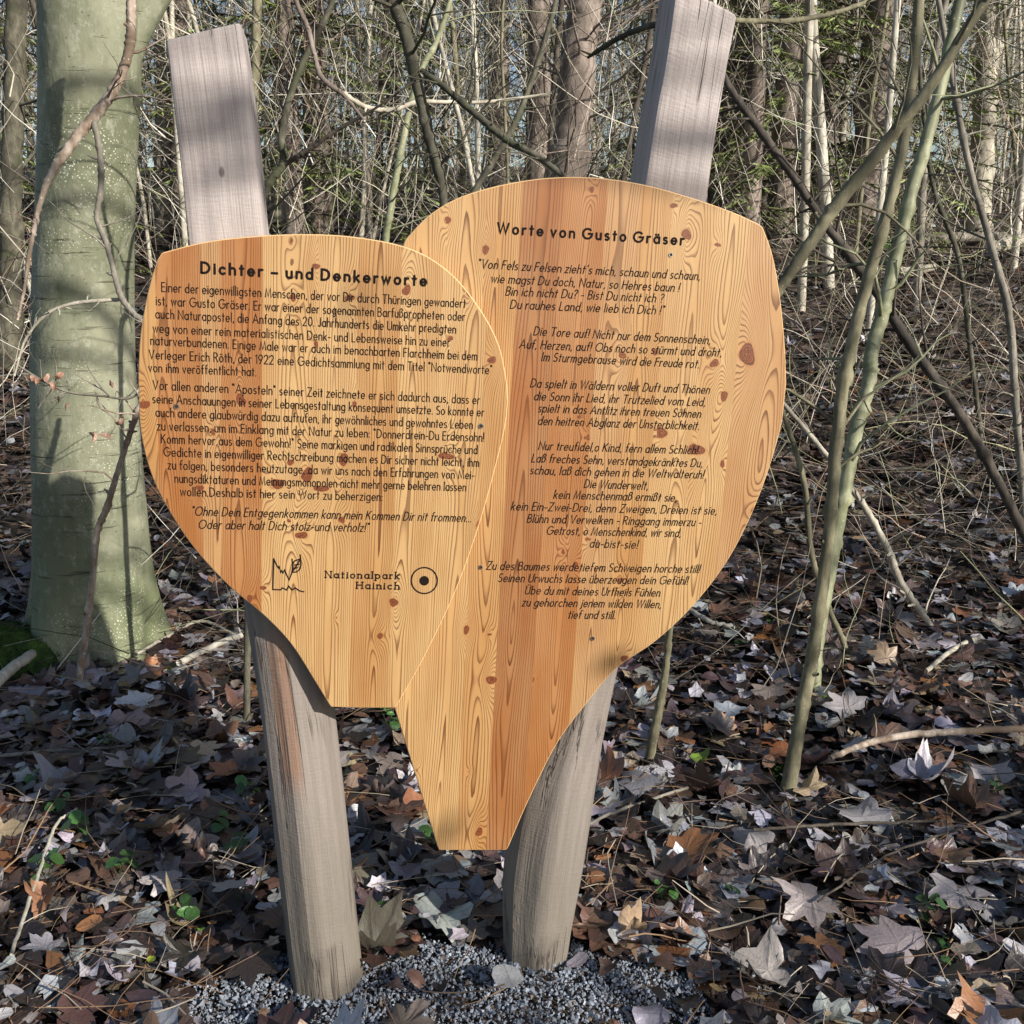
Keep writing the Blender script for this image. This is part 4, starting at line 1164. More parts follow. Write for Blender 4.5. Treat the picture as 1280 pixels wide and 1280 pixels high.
# spruces
def spruce_proto(seed, H, n_wh):
    rng = np.random.default_rng(seed)
    K = 10
    P = np.stack([np.zeros(K), np.zeros(K), np.linspace(0, H, K)], 1)[None]
    tr = tubes(P, np.linspace(.16, .015, K)[None] * H / 12, 8)
    mb = MB()
    nb = n_wh * 6
    z = H * (.05 + .95 * rng.random(nb) ** .9)
    L = (H - z) * .24 + .35
    an = rng.uniform(0, 6.28, nb)
    d = np.stack([np.cos(an), np.sin(an), rng.uniform(-.35, .05, nb)], 1)
    B = grow(nb, 7, np.stack([0 * z, 0 * z, z], 1), d, L * rng.uniform(.7, 1.15, nb), .07, -.03, rng)
    m = nb * 80
    pi = rng.integers(0, nb, m); f = rng.uniform(.12, 1, m) * 5.999; ki = f.astype(int); fr = (f - ki)[:, None]
    p = B[pi, ki] * (1 - fr) + B[pi, ki + 1] * fr
    bd = d[pi] / np.linalg.norm(d[pi], axis=1, keepdims=True)
    side = np.cross(bd, [0, 0, 1.0]) * rng.choice([-1, 1], m)[:, None]
    td = side * rng.uniform(.4, 1, (m, 1)) + bd * rng.uniform(.3, .9, (m, 1)) + np.array([0, 0, -.35]) + rng.normal(0, .25, (m, 3))
    td /= np.linalg.norm(td, axis=1, keepdims=True)
    ln = rng.uniform(.07, .20, m)[:, None] * (1.1 - .5 * f[:, None] / 6)
    wv_ = np.cross(td, rng.normal(0, 1, (m, 3))); wv_ /= np.linalg.norm(wv_, axis=1, keepdims=True)
    wd = rng.uniform(.004, .009, m)[:, None]
    V = np.stack([p - wv_ * wd, p + wv_ * wd, p + td * ln * .6 + wv_ * wd * 1.1, p + td * ln, p + td * ln * .6 - wv_ * wd * 1.1], 1).reshape(-1, 3)
    i = np.arange(m) * 5
    q = np.stack([i, i + 1, i + 2, i + 3, i + 4], -1)
    c = np.array([(.15, .195, .06)]) * rng.uniform(.5, 1.8, (m, 1)) + rng.uniform(0, .03, (m, 1)) * np.array([1, 1, .1])
    mb.add(V, [q], 0, col=np.repeat(c, 5, 0))
    Vb, qb = tubes(B, np.linspace(.014, .004, 7)[None].repeat(nb, 0), 3)
    mb.add(Vb, [qb], 0, col=np.tile([(.08, .06, .045)], (len(Vb), 1)))
    return tr, mb
sp_meshes = []
for i, (H, w_) in enumerate(((13, 34), (9, 26), (16, 40))):
    tr, mb = spruce_proto(70 + i, H, w_)
    sp_meshes.append((mesh_data('trunk', tr[0], [tr[1]], [M['bark_pine']]), mb.data('crown', [M['needles']])))
spr = [(918, 11.5, 1, 'green spruce rising right of the head of the right post'), (1000, 14, 0, 'tall spruce left of the dark leaning trunk'), (1045, 12.8, 1, 'small spruce between the right post and the leaning stems'),
       (955, 12.2, 0, 'bright green spruce close behind the diagonal dark tree'), (885, 13.5, 2, 'big spruce showing around the head of the right post'), (385, 11.5, 1, 'low spruce between the forked stem and the left post'),
       (415, 13, 0, 'spruce right of the left post'), (262, 14, 2, 'tall spruce behind the head of the left post'), (15, 10, 1, 'small spruce at the left edge behind the beech'), (-50, 12, 0, 'spruce half outside the left edge of the photo'),
       (625, 20, 2, 'faint spruce above the rear board'), (1300, 18, 1, 'small spruce at the right edge'), (505, 22, 0, 'distant spruce above the gap between the boards'), (860, 18, 2, 'spruce hidden behind the right post'), (1185, 22, 0, 'far spruce behind the green sapling')]
for px, Y, k, lab in spr:
    x_ = (px - 640) / F * Y * 1.03
    o = empty('spruce_tree', (x_, Y, float(ground_z(x_, Y)) - .1), lab, 'spruce', 'spruces in the thicket')
    o.rotation_euler = (0, 0, rs.uniform(0, 6.28))
    link('trunk', sp_meshes[k][0], o); link('crown', sp_meshes[k][1], o)

# ------------------------------------------------------------------ leaf litter
MAPLE = [(0, 1.0), (6, .90), (12, .84), (18, .72), (26, .60), (34, .70), (42, .82), (50, .96), (58, .84), (66, .74), (78, .56), (92, .66), (104, .78), (116, .66), (138, .55), (160, .42), (175, .22)]
def outline_maple():
    a = np.array(MAPLE, float)
    ang = np.concatenate([a[:, 0], -a[1:, 0][::-1]]); rad = np.concatenate([a[:, 1], a[1:, 1][::-1]])
    ve = np.array([1.0 if abs(x_) in (0, 50, 104) else 0 for x_ in ang])
    return np.radians(ang + 90), rad, ve
def outline_oval(n, asp=.55):
    ang = np.linspace(0, 2 * math.pi, n + 1)[:-1]
    tt = np.cos(ang); ss = np.sin(ang)
    rad = 1 / np.sqrt((tt / 1.0) ** 2 + (ss / asp) ** 2)
    rad = rad * (1 + .12 * np.cos(ang))
    ve = np.where((np.arange(n) == 0) | (np.arange(n) == n // 2), 1.0, 0)
    return ang + math.pi / 2, rad * .62, ve

def outline_frag():
    ang = np.radians([0, 35, 62, 95, 140, 170, 215, 250, 290, 330])
    rad = np.array([1.0, .62, .85, .55, .72, .40, .66, .48, .80, .58]); ve = np.array([1, 0, 0, 0, 0, 1.0, 0, 0, 0, 0])
    return ang + math.pi / 2, rad, ve
def leaf_batch(pos, size, outline, rings, rng, cols, tilt, curl, yaw=None, normal_up=None):
    """-> V, tris, quads, attrs; pos (N,3), size (N,) ; rings = radii fractions"""
    ang, rad, ve = outline
    S = len(ang); N = len(pos); Rn = len(rings)
    ux, uy = np.cos(ang) * rad, np.sin(ang) * rad
    lx = np.concatenate([[0]] + [ux * r for r in rings]); ly = np.concatenate([[0]] + [uy * r for r in rings])
    vein = np.concatenate([[1.0]] + [ve for r in rings])
    M_ = len(lx)
    c = rng.normal(0, 1, (N, 5)) * curl[:, None]
    c[:, 0] += .25 * curl; c[:, 4] *= 1.8
    X_ = np.broadcast_to(lx, (N, M_)); Y_ = np.broadcast_to(ly, (N, M_))
    rr = X_ ** 2 + Y_ ** 2
    th = np.arctan2(ly, lx)[None]
    ph = rng.uniform(0, 6.28, (N, 2))
    Z = c[:, :1] * X_ ** 2 * .9 + c[:, 1:2] * Y_ ** 2 * .7 + c[:, 2:3] * X_ * Y_ * .8 + np.abs(c[:, 3:4]) * np.abs(X_) * .40 + c[:, 4:5] * .22 * rr * np.sin(3 * th + ph[:, :1]) + .10 * curl[:, None] * rr * np.sin(7 * th + ph[:, 1:])
    Z = Z + rng.normal(0, .085, (N, M_)) * curl[:, None] * np.sqrt(rr)
    wj = 1 + rng.normal(0, .06, (N, M_)) * (rr > .01)
    X_ = X_ * wj * rng.uniform(.8, 1.15, (N, 1)); Y_ = Y_ * wj
    Xs = X_ * (1 - .25 * np.abs(c[:, :1]).clip(0, 1.6) * np.abs(X_))
    L = np.stack([Xs, Y_, Z], -1) * size[:, None, None]
    yaw = rng.uniform(0, 6.28, N) if yaw is None else yaw
    ta = rng.uniform(0, 6.28, N)
    nx, ny = np.sin(tilt) * np.cos(ta), np.sin(tilt) * np.sin(ta); nz = np.cos(tilt)
    n = np.stack([nx, ny, nz], -1)
    u = np.stack([np.cos(yaw), np.sin(yaw), np.zeros(N)], -1); u -= (u * n).sum(1, keepdims=True) * n; u /= np.linalg.norm(u, axis=1, keepdims=True)
    v = np.cross(n, u)
    V = pos[:, None] + L[..., :1] * u[:, None] + L[..., 1:2] * v[:, None] + L[..., 2:] * n[:, None]
    i0 = np.arange(N)[:, None] * M_
    s = np.arange(S); s2 = (s + 1) % S
    tri = np.stack([np.broadcast_to(i0, (N, S)), i0 + 1 + s, i0 + 1 + s2], -1).reshape(-1, 3)
    qs = [np.stack([i0 + 1 + k * S + s, i0 + 1 + (k + 1) * S + s, i0 + 1 + (k + 1) * S + s2, i0 + 1 + k * S + s2], -1).reshape(-1, 4) for k in range(Rn - 1)]
    lv = np.stack([np.broadcast_to(lx, (N, M_)) * size[:, None] * 6 + rng.uniform(0, 50, (N, 1)), np.broadcast_to(ly, (N, M_)) * size[:, None] * 6, np.zeros((N, M_))], -1).reshape(-1, 3)
    return V.reshape(-1, 3), [tri] + qs, dict(col=np.repeat(cols, M_, 0), vein=np.tile(vein, N), lv=lv)

LEAFPAL = np.array([(.42, .425, .465), (.29, .285, .31), (.20, .165, .15), (.14, .078, .052), (.075, .042, .033), (.026, .019, .018), (.26, .115, .05), (.40, .30, .20), (.055, .032, .036)])
LEAFW = np.array([6, 5, 4, 5, 6, 6.5, 1.9, 1.6, 4.0]); LEAFW /= LEAFW.sum()
def leafcols(n, rng, w=LEAFW):
    c = LEAFPAL[rng.choice(len(LEAFPAL), n, p=w)]
    return c * rng.uniform(.65, 1.3, (n, 1)) * (1 + rng.normal(0, .05, (n, 3)))
def in_gravel(x, y):
    return ((x + .07) / .60) ** 2 + ((y - 1.935) / .225) ** 2 < 1 + .25 * np.sin(9 * x + 1) + .2 * np.sin(23 * x)

BIG = [(1075, 1045, 118), (1012, 1150, 98), (1120, 1208, 118), (958, 1245, 112), (1195, 1145, 92), (935, 1065, 84), (288, 1137, 54), (215, 1125, 70), (60, 1215, 60), (1060, 905, 60), (1235, 985, 66), (160, 1035, 36), (60, 1150, 66), (253, 1191, 26), (193, 1231, 20), (878, 966, 44)]
BIGP = [(on_ground(a, b), c_) for a, b, c_ in BIG]
def litter(N, y0, y1, kinds, name, seed, zr, label, tl=1.0, power=1.0, dim=1.0):
    rng = np.random.default_rng(seed)
    mb = MB()
    for (outline, rings, share, smin, smax) in kinds:
        n = int(N * share)
        Y = y0 + (y1 - y0) * rng.random(n) ** power
        Xx = rng.uniform(-1, 1, n) * (Y * .56 + .35)
        keep = ~(in_gravel(Xx, Y) & (rng.random(n) < np.where(rng.random(n) < .5, .985, .90)))
        keep &= np.hypot((Xx - BEECH_BASE[0]) / .20, (Y - BEECH_Y) / .20) > 1
        Y, Xx = Y[keep], Xx[keep]; n = len(Y)
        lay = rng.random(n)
        size = rng.uniform(smin, smax, n)
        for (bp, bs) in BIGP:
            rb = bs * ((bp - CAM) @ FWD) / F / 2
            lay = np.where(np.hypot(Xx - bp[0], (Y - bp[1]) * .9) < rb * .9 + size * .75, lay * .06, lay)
        tilt = np.abs(rng.normal(0, .17, n)) * (.4 + lay) * tl + (rng.random(n) < .07) * rng.uniform(.2, .7, n)
        tilt = np.clip(tilt, 0, 1.25)
        z = ground_z(Xx, Y) + .008 + zr * lay + size * .30 * np.sin(tilt)
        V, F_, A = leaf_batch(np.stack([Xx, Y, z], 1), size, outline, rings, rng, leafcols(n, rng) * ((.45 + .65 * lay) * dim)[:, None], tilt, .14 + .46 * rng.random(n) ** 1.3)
        mb.add(V, F_, 0, **A)
    me = mb.data(name, [M['litter']], True, {'vein': 'FLOAT', 'lv': 'FLOAT_VECTOR'})
    o = link(name, me, None, kind='stuff'); o['label'] = label; o['category'] = 'leaf litter'
mp = outline_maple()
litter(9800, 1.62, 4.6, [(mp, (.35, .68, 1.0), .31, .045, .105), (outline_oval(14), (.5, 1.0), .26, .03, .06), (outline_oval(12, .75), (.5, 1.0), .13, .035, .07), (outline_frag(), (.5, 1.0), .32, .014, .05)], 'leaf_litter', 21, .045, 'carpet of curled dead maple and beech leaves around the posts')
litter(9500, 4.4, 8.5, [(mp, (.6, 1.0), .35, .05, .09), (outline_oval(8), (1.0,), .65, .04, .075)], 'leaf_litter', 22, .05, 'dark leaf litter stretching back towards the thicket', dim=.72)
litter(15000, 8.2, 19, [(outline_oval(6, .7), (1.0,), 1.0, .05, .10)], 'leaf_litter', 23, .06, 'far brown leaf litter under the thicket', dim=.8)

def single_leaf(px, py, size_px, yaw, colr, label, mat='leaf_pale', outline=None, tilt=.2, curl=.3, seed=1, cat='leaf', name='fallen_leaf', lift=.06, group=None):
    p = on_ground(px, py); p = p.copy(); p[2] = float(ground_z(p[0], p[1])) + lift
    dep = (p - CAM) @ FWD
    s = size_px * dep / F / 2
    rng = np.random.default_rng(seed)
    V, F_, A = leaf_batch(np.zeros((1, 3)), np.array([s]), outline or mp, (.3, .6, .85, 1.0), rng, np.array([colr]), np.array([tilt]), np.array([curl]), np.array([yaw]))
    mb = MB(); mb.add(V, F_, 0, **A)
    # petiole
    o = link(name, mb.data(name, [M[mat]], True, {'vein': 'FLOAT', 'lv': 'FLOAT_VECTOR'}), None, label=label, category=cat, group=group)
    o.location = p
    return o
P1 = (.33, .305, .315); P2 = (.27, .235, .235); P3 = (.37, .34, .32)
single_leaf(1075, 1045, 118, 0.3, (.34, .325, .34), 'large pale grey maple leaf lying flat below the fallen stick at right', seed=3, tilt=.12, curl=.16)
single_leaf(1012, 1150, 98, 2.2, P2, 'grey-brown maple leaf right of the gravel with spread lobes', seed=4)
single_leaf(1120, 1208, 118, 0.9, (.31, .26, .27), 'pinkish grey maple leaf with dark veins near the lower right corner', seed=5, tilt=.18, curl=.22)
single_leaf(958, 1245, 112, 1.6, P3, 'light crumpled maple leaf at the right end of the gravel', seed=6, curl=.5)
single_leaf(1195, 1145, 92, 2.7, P1, 'blue-grey drooping maple leaf at the right beside a green sprout', seed=7, curl=.5)
single_leaf(935, 1065, 84, 3.4, (.33, .305, .31), 'pale oval-looking maple leaf left of the large flat one', seed=8, curl=.5)
single_leaf(288, 1137, 54, .2, P3, 'small three-lobed whitish leaf left of the left post', seed=9, curl=.15)
single_leaf(215, 1125, 76, 2.0, P1, 'folded grey leaf beside the small three-lobed one', seed=10, curl=.7, tilt=.4)
single_leaf(60, 1215, 60, 1.1, (.30, .29, .32), 'lilac grey maple leaf near the lower left corner', seed=11)
single_leaf(1060, 905, 66, .7, P1, 'pale maple leaf beside the base of the grey brown sapling', seed=12, tilt=.3)
single_leaf(1235, 985, 70, 2.9, P1, 'grey maple leaf lying just below the fallen stick near the right edge', seed=13)
single_leaf(790, 1192, 56, 1.9, (.42, .30, .20), 'curled tan leaf lying on the gravel right of the right post', seed=14, curl=.95, tilt=.35)
single_leaf(520, 1200, 46, .2, (.26, .12, .075), 'small red-brown leaf on the gravel between the posts', seed=15, outline=outline_oval(16), curl=.6)
single_leaf(160, 1035, 40, 2.4, (.42, .22, .07), 'golden brown beech leaf left of the left post', seed=16, outline=outline_oval(16), curl=.6)
single_leaf(60, 1150, 76, 3.2, (.30, .15, .085), 'broad rust-brown leaf at the lower left', seed=17, curl=.6)
GR = (.14, .27, .03)
single_leaf(253, 1191, 28, .3, GR, 'bright green leaf standing among dead leaves left of the left post', 'leaf_green', outline_oval(16, .85), .5, .35, 18, 'leaf', 'green_leaf')
single_leaf(193, 1231, 22, 1.2, (.27, .33, .03), 'small yellow-green leaf at the left end of the gravel', 'leaf_green', outline_oval(16, .8), .5, .35, 19, 'leaf', 'green_leaf')
single_leaf(878, 966, 48, 2.0, (.17, .27, .04), 'drooping yellow-green leaf right of the right post', 'leaf_green', outline_oval(16, .7), .5, .7, 20, 'leaf', 'green_leaf')
single_leaf(893, 1268, 28, .7, (.30, .22, .10), 'tan oval leaf on the gravel at the bottom edge', 'leaf_pale', outline_oval(16, .7), .1, .3, 23)

# fine sticks, stalks and leaf stems strewn over the leaves
def fine_litter():
    rng = np.random.default_rng(51)
    n = 3400
    Y = 1.65 + 6.5 * rng.random(n) ** 1.3; X_ = rng.uniform(-1, 1, n) * (Y * .56 + .3)
    k = ~in_gravel(X_, Y) | (rng.random(n) < .1); X_, Y = X_[k], Y[k]; n = len(X_)
    a = rng.uniform(0, 6.28, n)
    d = np.stack([np.cos(a), np.sin(a), rng.normal(.02, .16, n)], 1)
    st = np.stack([X_, Y, ground_z(X_, Y) + rng.uniform(.035, .075, n)], 1)
    P = grow(n, 5, st, d, rng.uniform(.04, .22, n) * rng.choice([1, 1, 1, 2.2], n), .14, 0, rng)
    r = rng.uniform(.0007, .0017, n) * rng.choice([1, 1, 1, 2], n)
    V, q = tubes(P, r[:, None] * np.linspace(1, .5, 5), 4)
    c = np.array([(.42, .36, .28), (.20, .13, .09), (.07, .05, .04), (.30, .19, .11)])[rng.integers(0, 4, n)]
    o = link('twig_litter', mesh_data('twig_litter', V, [q], [M['twig']], True, {'col': ('FLOAT_COLOR', np.repeat(c, 20, 0))}), None, kind='stuff')
    o['label'] = 'fine twigs and leaf stalks strewn over the dead leaves'; o['category'] = 'twig litter'
fine_litter()

# green seedlings
def seedling_mesh(seed):
    rng = np.random.default_rng(seed)
    n = 6
    a = rng.uniform(0, 6.28, n); r = rng.uniform(.008, .035, n)
    pos = np.stack([r * np.cos(a), r * np.sin(a), rng.uniform(.02, .055, n)], 1)
    c = np.array([(.035, .10, .022)]) * rng.uniform(.6, 1.5, (n, 1))
    V, F_, A = leaf_batch(pos, rng.uniform(.018, .034, n), outline_oval(10, .75), (.5, 1), rng, c, rng.uniform(.1, .7, n), np.full(n, .3))
    mb = MB(); mb.add(V, F_, 0, **A)
    P = np.stack([np.zeros((n, 3)), pos * [.6, .6, .6], pos], 1)
    V, q = tubes(P, np.full((n, 3), .0011), 3)
    k = len(V); mb.add(V, [q], 0, col=np.tile([(.06, .09, .03)], (k, 1)), vein=np.zeros(k), lv=np.zeros((k, 3)))
    return mb.data('green_seedling', [M['leaf_green']], True, {'vein': 'FLOAT', 'lv': 'FLOAT_VECTOR'})
sm = [seedling_mesh(i) for i in range(4)]
for i, (px, py) in enumerate([(135, 950), (45, 995), (77, 1035), (102, 1065), (150, 1110), (235, 1165), (278, 1060), (310, 1015), (297, 1085), (480, 905), (492, 930), (412, 912), (480, 1165), (540, 1070), (830, 1147), (912, 1138), (1160, 1165), (1185, 1230), (962, 795), (922, 822), (60, 1120), (1240, 1005), (1175, 1205), (130, 945)]):
    p = on_ground(px, py)
    o = link('green_seedling', sm[i % 4], None, label='little dark green seedling poking through the dead leaves', category='seedling', group='green seedlings in the leaf litter')
    o.location = (p[0], p[1], float(ground_z(p[0], p[1])) + .03); o.rotation_euler = (0, 0, i * 1.7)
    s = rs.uniform(.7, 1.25); o.scale = (s, s, s)

# sticks on the ground
def stick(rows, mat, label, lift=.05, name='fallen_stick', ntw=2):
    rows = np.asarray(rows, float)
    S = spline(rows, 40)
    P = np.array([on_ground(a, b) for a, b, _ in S]); 
    rad = S[:, 2] * ((P - CAM) @ FWD) / F / 2
    P[:, 2] = ground_z(P[:, 0], P[:, 1]) + lift + rad * .5
    rng = np.random.default_rng(hash_str(label))
    P += np.cumsum(rng.normal(0, 1, (40, 3)), 0) * rad[:, None] * .06
    org = P[0]
    V, q = tubes(P[None], rad[None], 8)
    e0 = np.arange(8)[None]; e1 = 39 * 8 + np.arange(8)[None]
    mb = MB(); mb.add(V, [q, e0, e1[:, ::-1]])
    if ntw:
        G_, rd = twigs_on(P, rad, ntw, rng, .06, .25)
        V, q = tubes(G_, rd, 4); mb.add(V, [q])
    o = link(name, mb.data(name, [mat], origin=org), None, label=label, category='stick')
    o.location = org
stick([(1035, 987, 7), (1065, 973, 8), (1100, 962, 9), (1150, 955, 9), (1210, 952, 9), (1300, 950, 9)], M['bark_dead'], 'long brown stick lying in the leaves at the right edge', .10)
stick([(-15, 902, 16), (20, 870, 14), (48, 848, 13), (66, 830, 11), (90, 826, 8)], M['bark_cream'], 'whitish broken stick at the mossy foot of the beech', .09)
stick([(0, 965, 5), (60, 960, 5), (110, 957, 4), (165, 952, 4)], M['bark_grey'], 'thin grey stick lying level left of the left post', .05)
stick([(20, 1235, 5), (50, 1140, 5), (72, 1070, 4), (100, 1045, 3)], M['bark_pale'], 'pale thin stalk slanting up at the lower left', .08)
stick([(170, 838, 4), (215, 812, 4), (255, 795, 4), (300, 815, 3)], M['bark_pale'], 'thin pale twig right of the foot of the beech', .06)
stick([(225, 850, 9), (262, 828, 8), (300, 812, 8)], M['bark_cream'], 'short whitish branch piece between the beech and the left post', .06)
stick([(940, 1070, 4), (1060, 1062, 4), (1180, 1058, 3)], M['bark_dark'], 'fine dark twig across the pale maple leaves at right', .075)
stick([(1020, 1160, 3), (1120, 1095, 3), (1290, 1040, 4)], M['bark_dark'], 'dark twig slanting up to the right edge among the leaves', .07)
stick([(820, 745, 7), (880, 790, 6), (920, 800, 5)], M['bark_cream'], 'pale stick lying right of the rear board', .05)
stick([(172, 1210, 5), (185, 1245, 5), (200, 1285, 4)], M['bark_dark'], 'short dark stick at the left end of the gravel', .04)
stick([(1155, 860, 6), (1190, 830, 6), (1222, 815, 6)], M['bark_pale'], 'pale stick lying on the slope at the right', .06)
stick([(680, 1090, 4), (760, 1045, 4), (860, 1010, 4)], M['bark_grey'], 'thin grey twig behind the right post', .06)

def log(rows, mat, label, name='fallen_log'):
    S = spline(np.asarray(rows, float), 30)
    P = np.array([at(a, b, Y) for a, b, w_, Y in S])
    rad = S[:, 2] * ((P - CAM) @ FWD) / F / 2
    NS = 28; th = np.linspace(0, 2 * math.pi, NS + 1)[:-1]
    V, q = tubes(P[None], rad[None], NS)
    rng = np.random.default_rng(hash_str(label))
    V = V.reshape(30, NS, 3); c = P[:, None]
    jit = 1 + .06 * np.sin(3 * th + 1)[None] + rng.normal(0, .03, (30, NS)) + .05 * np.sin(th * 9)[None]
    V = (c + (V - c) * jit[..., None]).reshape(-1, 3)
    org = P[0]
    cap0 = np.arange(NS)[None]; cap1 = 29 * NS + np.arange(NS)[None]
    o = link(name, mesh_data(name, V - org, [q, cap0, cap1[:, ::-1]], [mat]), None, label=label, category='log')
    o.location = org
log([(-90, 770, 70, 4.7), (-20, 768, 72, 4.75), (45, 764, 74, 4.8), (100, 760, 70, 4.9)], M['rotten'], 'decaying dark log lying behind the beech at the left edge')
log([(1125, 299, 13, 12.0), (1160, 299, 13, 12.0), (1200, 297, 13, 12.1), (1275, 296, 12, 12.3)], M['bark_grey'], 'grey log lying far back at the right')
log([(1238, 310, 16, 11.0), (1280, 300, 16, 11.2), (1330, 290, 15, 11.4)], M['bark_pale'], 'pale log end at the right edge far back')
log([(1125, 339, 9, 10.2), (1150, 337, 9, 10.2), (1168, 334, 9, 10.3)], M['bark_pale'], 'short pale log on the dark slope at the right')

# mossy mounds at the beech's foot
def moss(px, py, rx, ry, rz, label, seed, n=5200, name='moss_cushion'):
    p = on_ground(px, py); rng = np.random.default_rng(seed)
    th = np.linspace(0, 2 * math.pi, 33)[:-1]; ph = np.linspace(0, math.pi / 2, 12)
    lump = lambda a, b: 1 + .14 * np.sin(3 * a + seed) * np.sin(2 * b + .5) + .08 * np.sin(7 * a + 3 * b)
    def surf(a, b):
        l = lump(a, b)
        return np.stack([rx * l * np.cos(a) * np.cos(b), ry * l * np.sin(a) * np.cos(b), rz * l * np.sin(b) - .02], -1)
    A_, B_ = np.meshgrid(th, ph)
    V = surf(A_, B_).reshape(-1, 3)
    i = (np.arange(11)[:, None] * 32 + np.arange(32)[None]); j = (np.arange(11)[:, None] * 32 + (np.arange(32)[None] + 1) % 32)
    q = np.stack([i, j, j + 32, i + 32], -1).reshape(-1, 4)
    mb = MB(); mb.add(V, [q])
    a = rng.uniform(0, 6.28, n); b = np.arcsin(rng.random(n))
    s = surf(a, b); nr = s / np.array([rx, ry, rz]) ** 2; nr /= np.linalg.norm(nr, axis=1, keepdims=True)
    d = nr + rng.normal(0, .5, (n, 3)); d /= np.linalg.norm(d, axis=1, keepdims=True)
    w_ = np.cross(d, rng.normal(0, 1, (n, 3))); w_ /= np.linalg.norm(w_, axis=1, keepdims=True)
    L = rng.uniform(.008, .022, n)[:, None]
    T = np.stack([s - w_ * .002, s + w_ * .002, s + d * L], 1).reshape(-1, 3)
    mb.add(T, [np.arange(n * 3).reshape(n, 3)])
    o = link(name, mb.data(name, [M['moss']]), None, label=label, category='moss')
    o.location = (p[0], p[1], float(ground_z(p[0], p[1])))
moss(14, 842, .20, .20, .17, 'deep green mossy hump at the left foot of the beech', 2)
moss(-30, 830, .25, .2, .17, 'mossy hump cut by the left edge of the photo', 5)
moss(200, 848, .10, .07, .06, 'small moss tuft at the right foot of the beech', 3, 1500)
moss(1018, 866, .05, .05, .05, 'moss cushion at the base of the bright green sapling', 4, 700)
moss(985, 970, .06, .05, .06, 'dark moss collar at the base of the grey brown sapling', 6, 800)
moss(1093, 312, .17, .17, .36, 'mossy stump beside the dark leaning trunk', 7, 2500)

# gravel
def gravel():
    rng = np.random.default_rng(31)
    n = 17000
    a = rng.uniform(0, 6.28, n); r = np.sqrt(rng.random(n)) * 1.15
    x_ = -.07 + .62 * r * np.cos(a); y_ = 1.955 + .25 * r * np.sin(a)
    k = in_gravel(x_, y_) | (rng.random(n) < .05)
    x_, y_ = x_[k], y_[k]; n = len(x_)
    base = np.array([(1, 0, 0), (-1, 0, 0), (0, 1, 0), (0, -1, 0), (0, 0, 1), (0, 0, -1)], float)
    s = rng.uniform(.0022, .0060, n) * rng.choice([.8, 1, 1, 1.9], n, p=[.3, .34, .3, .06])
    V = base[None] * (1 + rng.uniform(-.35, .35, (n, 6, 1))) + rng.normal(0, .25, (n, 6, 3))
    V *= np.stack([np.ones(n), rng.uniform(.6, 1.1, n), rng.uniform(.45, .9, n)], 1)[:, None]
    q = rng.normal(0, 1, (n, 4)); q /= np.linalg.norm(q, axis=1, keepdims=True)
    w_, a1, b1, c1 = q.T
    Rm = np.stack([1 - 2 * (b1 * b1 + c1 * c1), 2 * (a1 * b1 - c1 * w_), 2 * (a1 * c1 + b1 * w_), 2 * (a1 * b1 + c1 * w_), 1 - 2 * (a1 * a1 + c1 * c1), 2 * (b1 * c1 - a1 * w_), 2 * (a1 * c1 - b1 * w_), 2 * (b1 * c1 + a1 * w_), 1 - 2 * (a1 * a1 + b1 * b1)], -1).reshape(n, 3, 3)
    V = np.einsum('nij,nkj->nki', Rm, V) * s[:, None, None]
    V += np.stack([x_, y_, ground_z(x_, y_) + .004 + rng.random(n) * .012], 1)[:, None]
    f = np.array([(0, 2, 4), (2, 1, 4), (1, 3, 4), (3, 0, 4), (2, 0, 5), (1, 2, 5), (3, 1, 5), (0, 3, 5)])
    T = (np.arange(n)[:, None, None] * 6 + f[None]).reshape(-1, 3)
    g = np.clip(rng.normal(.29, .085, n), .08, .60)
    c = np.stack([g * .84, g * .96, g * 1.16], 1)
    c[rng.random(n) < .06] = (.13, .085, .05)
    me = mesh_data('gravel', V.reshape(-1, 3), [T], [M['gravel']], False, {'col': ('FLOAT_COLOR', np.repeat(c, 6, 0))})
    o = link('gravel', me, None, kind='stuff'); o['label'] = 'grey crushed stone heaped around the feet of the two posts'; o['category'] = 'gravel'
gravel()

# dry beech leaves on twigs in front of the trunk
def leafy_twig():
    rng = np.random.default_rng(8)
    P, Rd = stem_points([(20, 455, 3), (50, 474, 3), (85, 490, 3), (128, 495, 3), (165, 497, 3), (190, 470, 2)], 3.4, 3.4, 24)
    org = P[0]
    root = empty('leafy_twig', org, 'thin twig with a few shrivelled pink-brown leaves in front of the beech', 'twig')
    mb = MB(); V, q = tubes(P[None], Rd[None], 5); mb.add(V, [q])
    G_, rd = twigs_on(P, Rd * 1.6, 14, rng, .06, .2, tmin=0)
    V, q = tubes(G_, rd + .0008, 3); mb.add(V, [q])
    link('stem', mb.data('stem', [M['bark_grey']], origin=org), root)
    for i, (px, py) in enumerate([(47, 478), (58, 472), (67, 482), (75, 470), (72, 500), (82, 507), (138, 482), (133, 545), (115, 545), (150, 530), (42, 474)]):
        V, F_, A = leaf_batch(np.zeros((1, 3)), np.array([.030]), outline_oval(12), (.5, 1), rng, np.array([(.42, .24, .17)]) * rng.uniform(.6, 1.2), np.array([1.1]), np.array([1.1]))
        m2 = MB(); m2.add(V + at(px, py, 3.38) - org, F_, 0, **A)
        link('leaf', m2.data('leaf', [M['leaf_pale']], True, {'vein': 'FLOAT', 'lv': 'FLOAT_VECTOR'}), root)
leafy_twig()

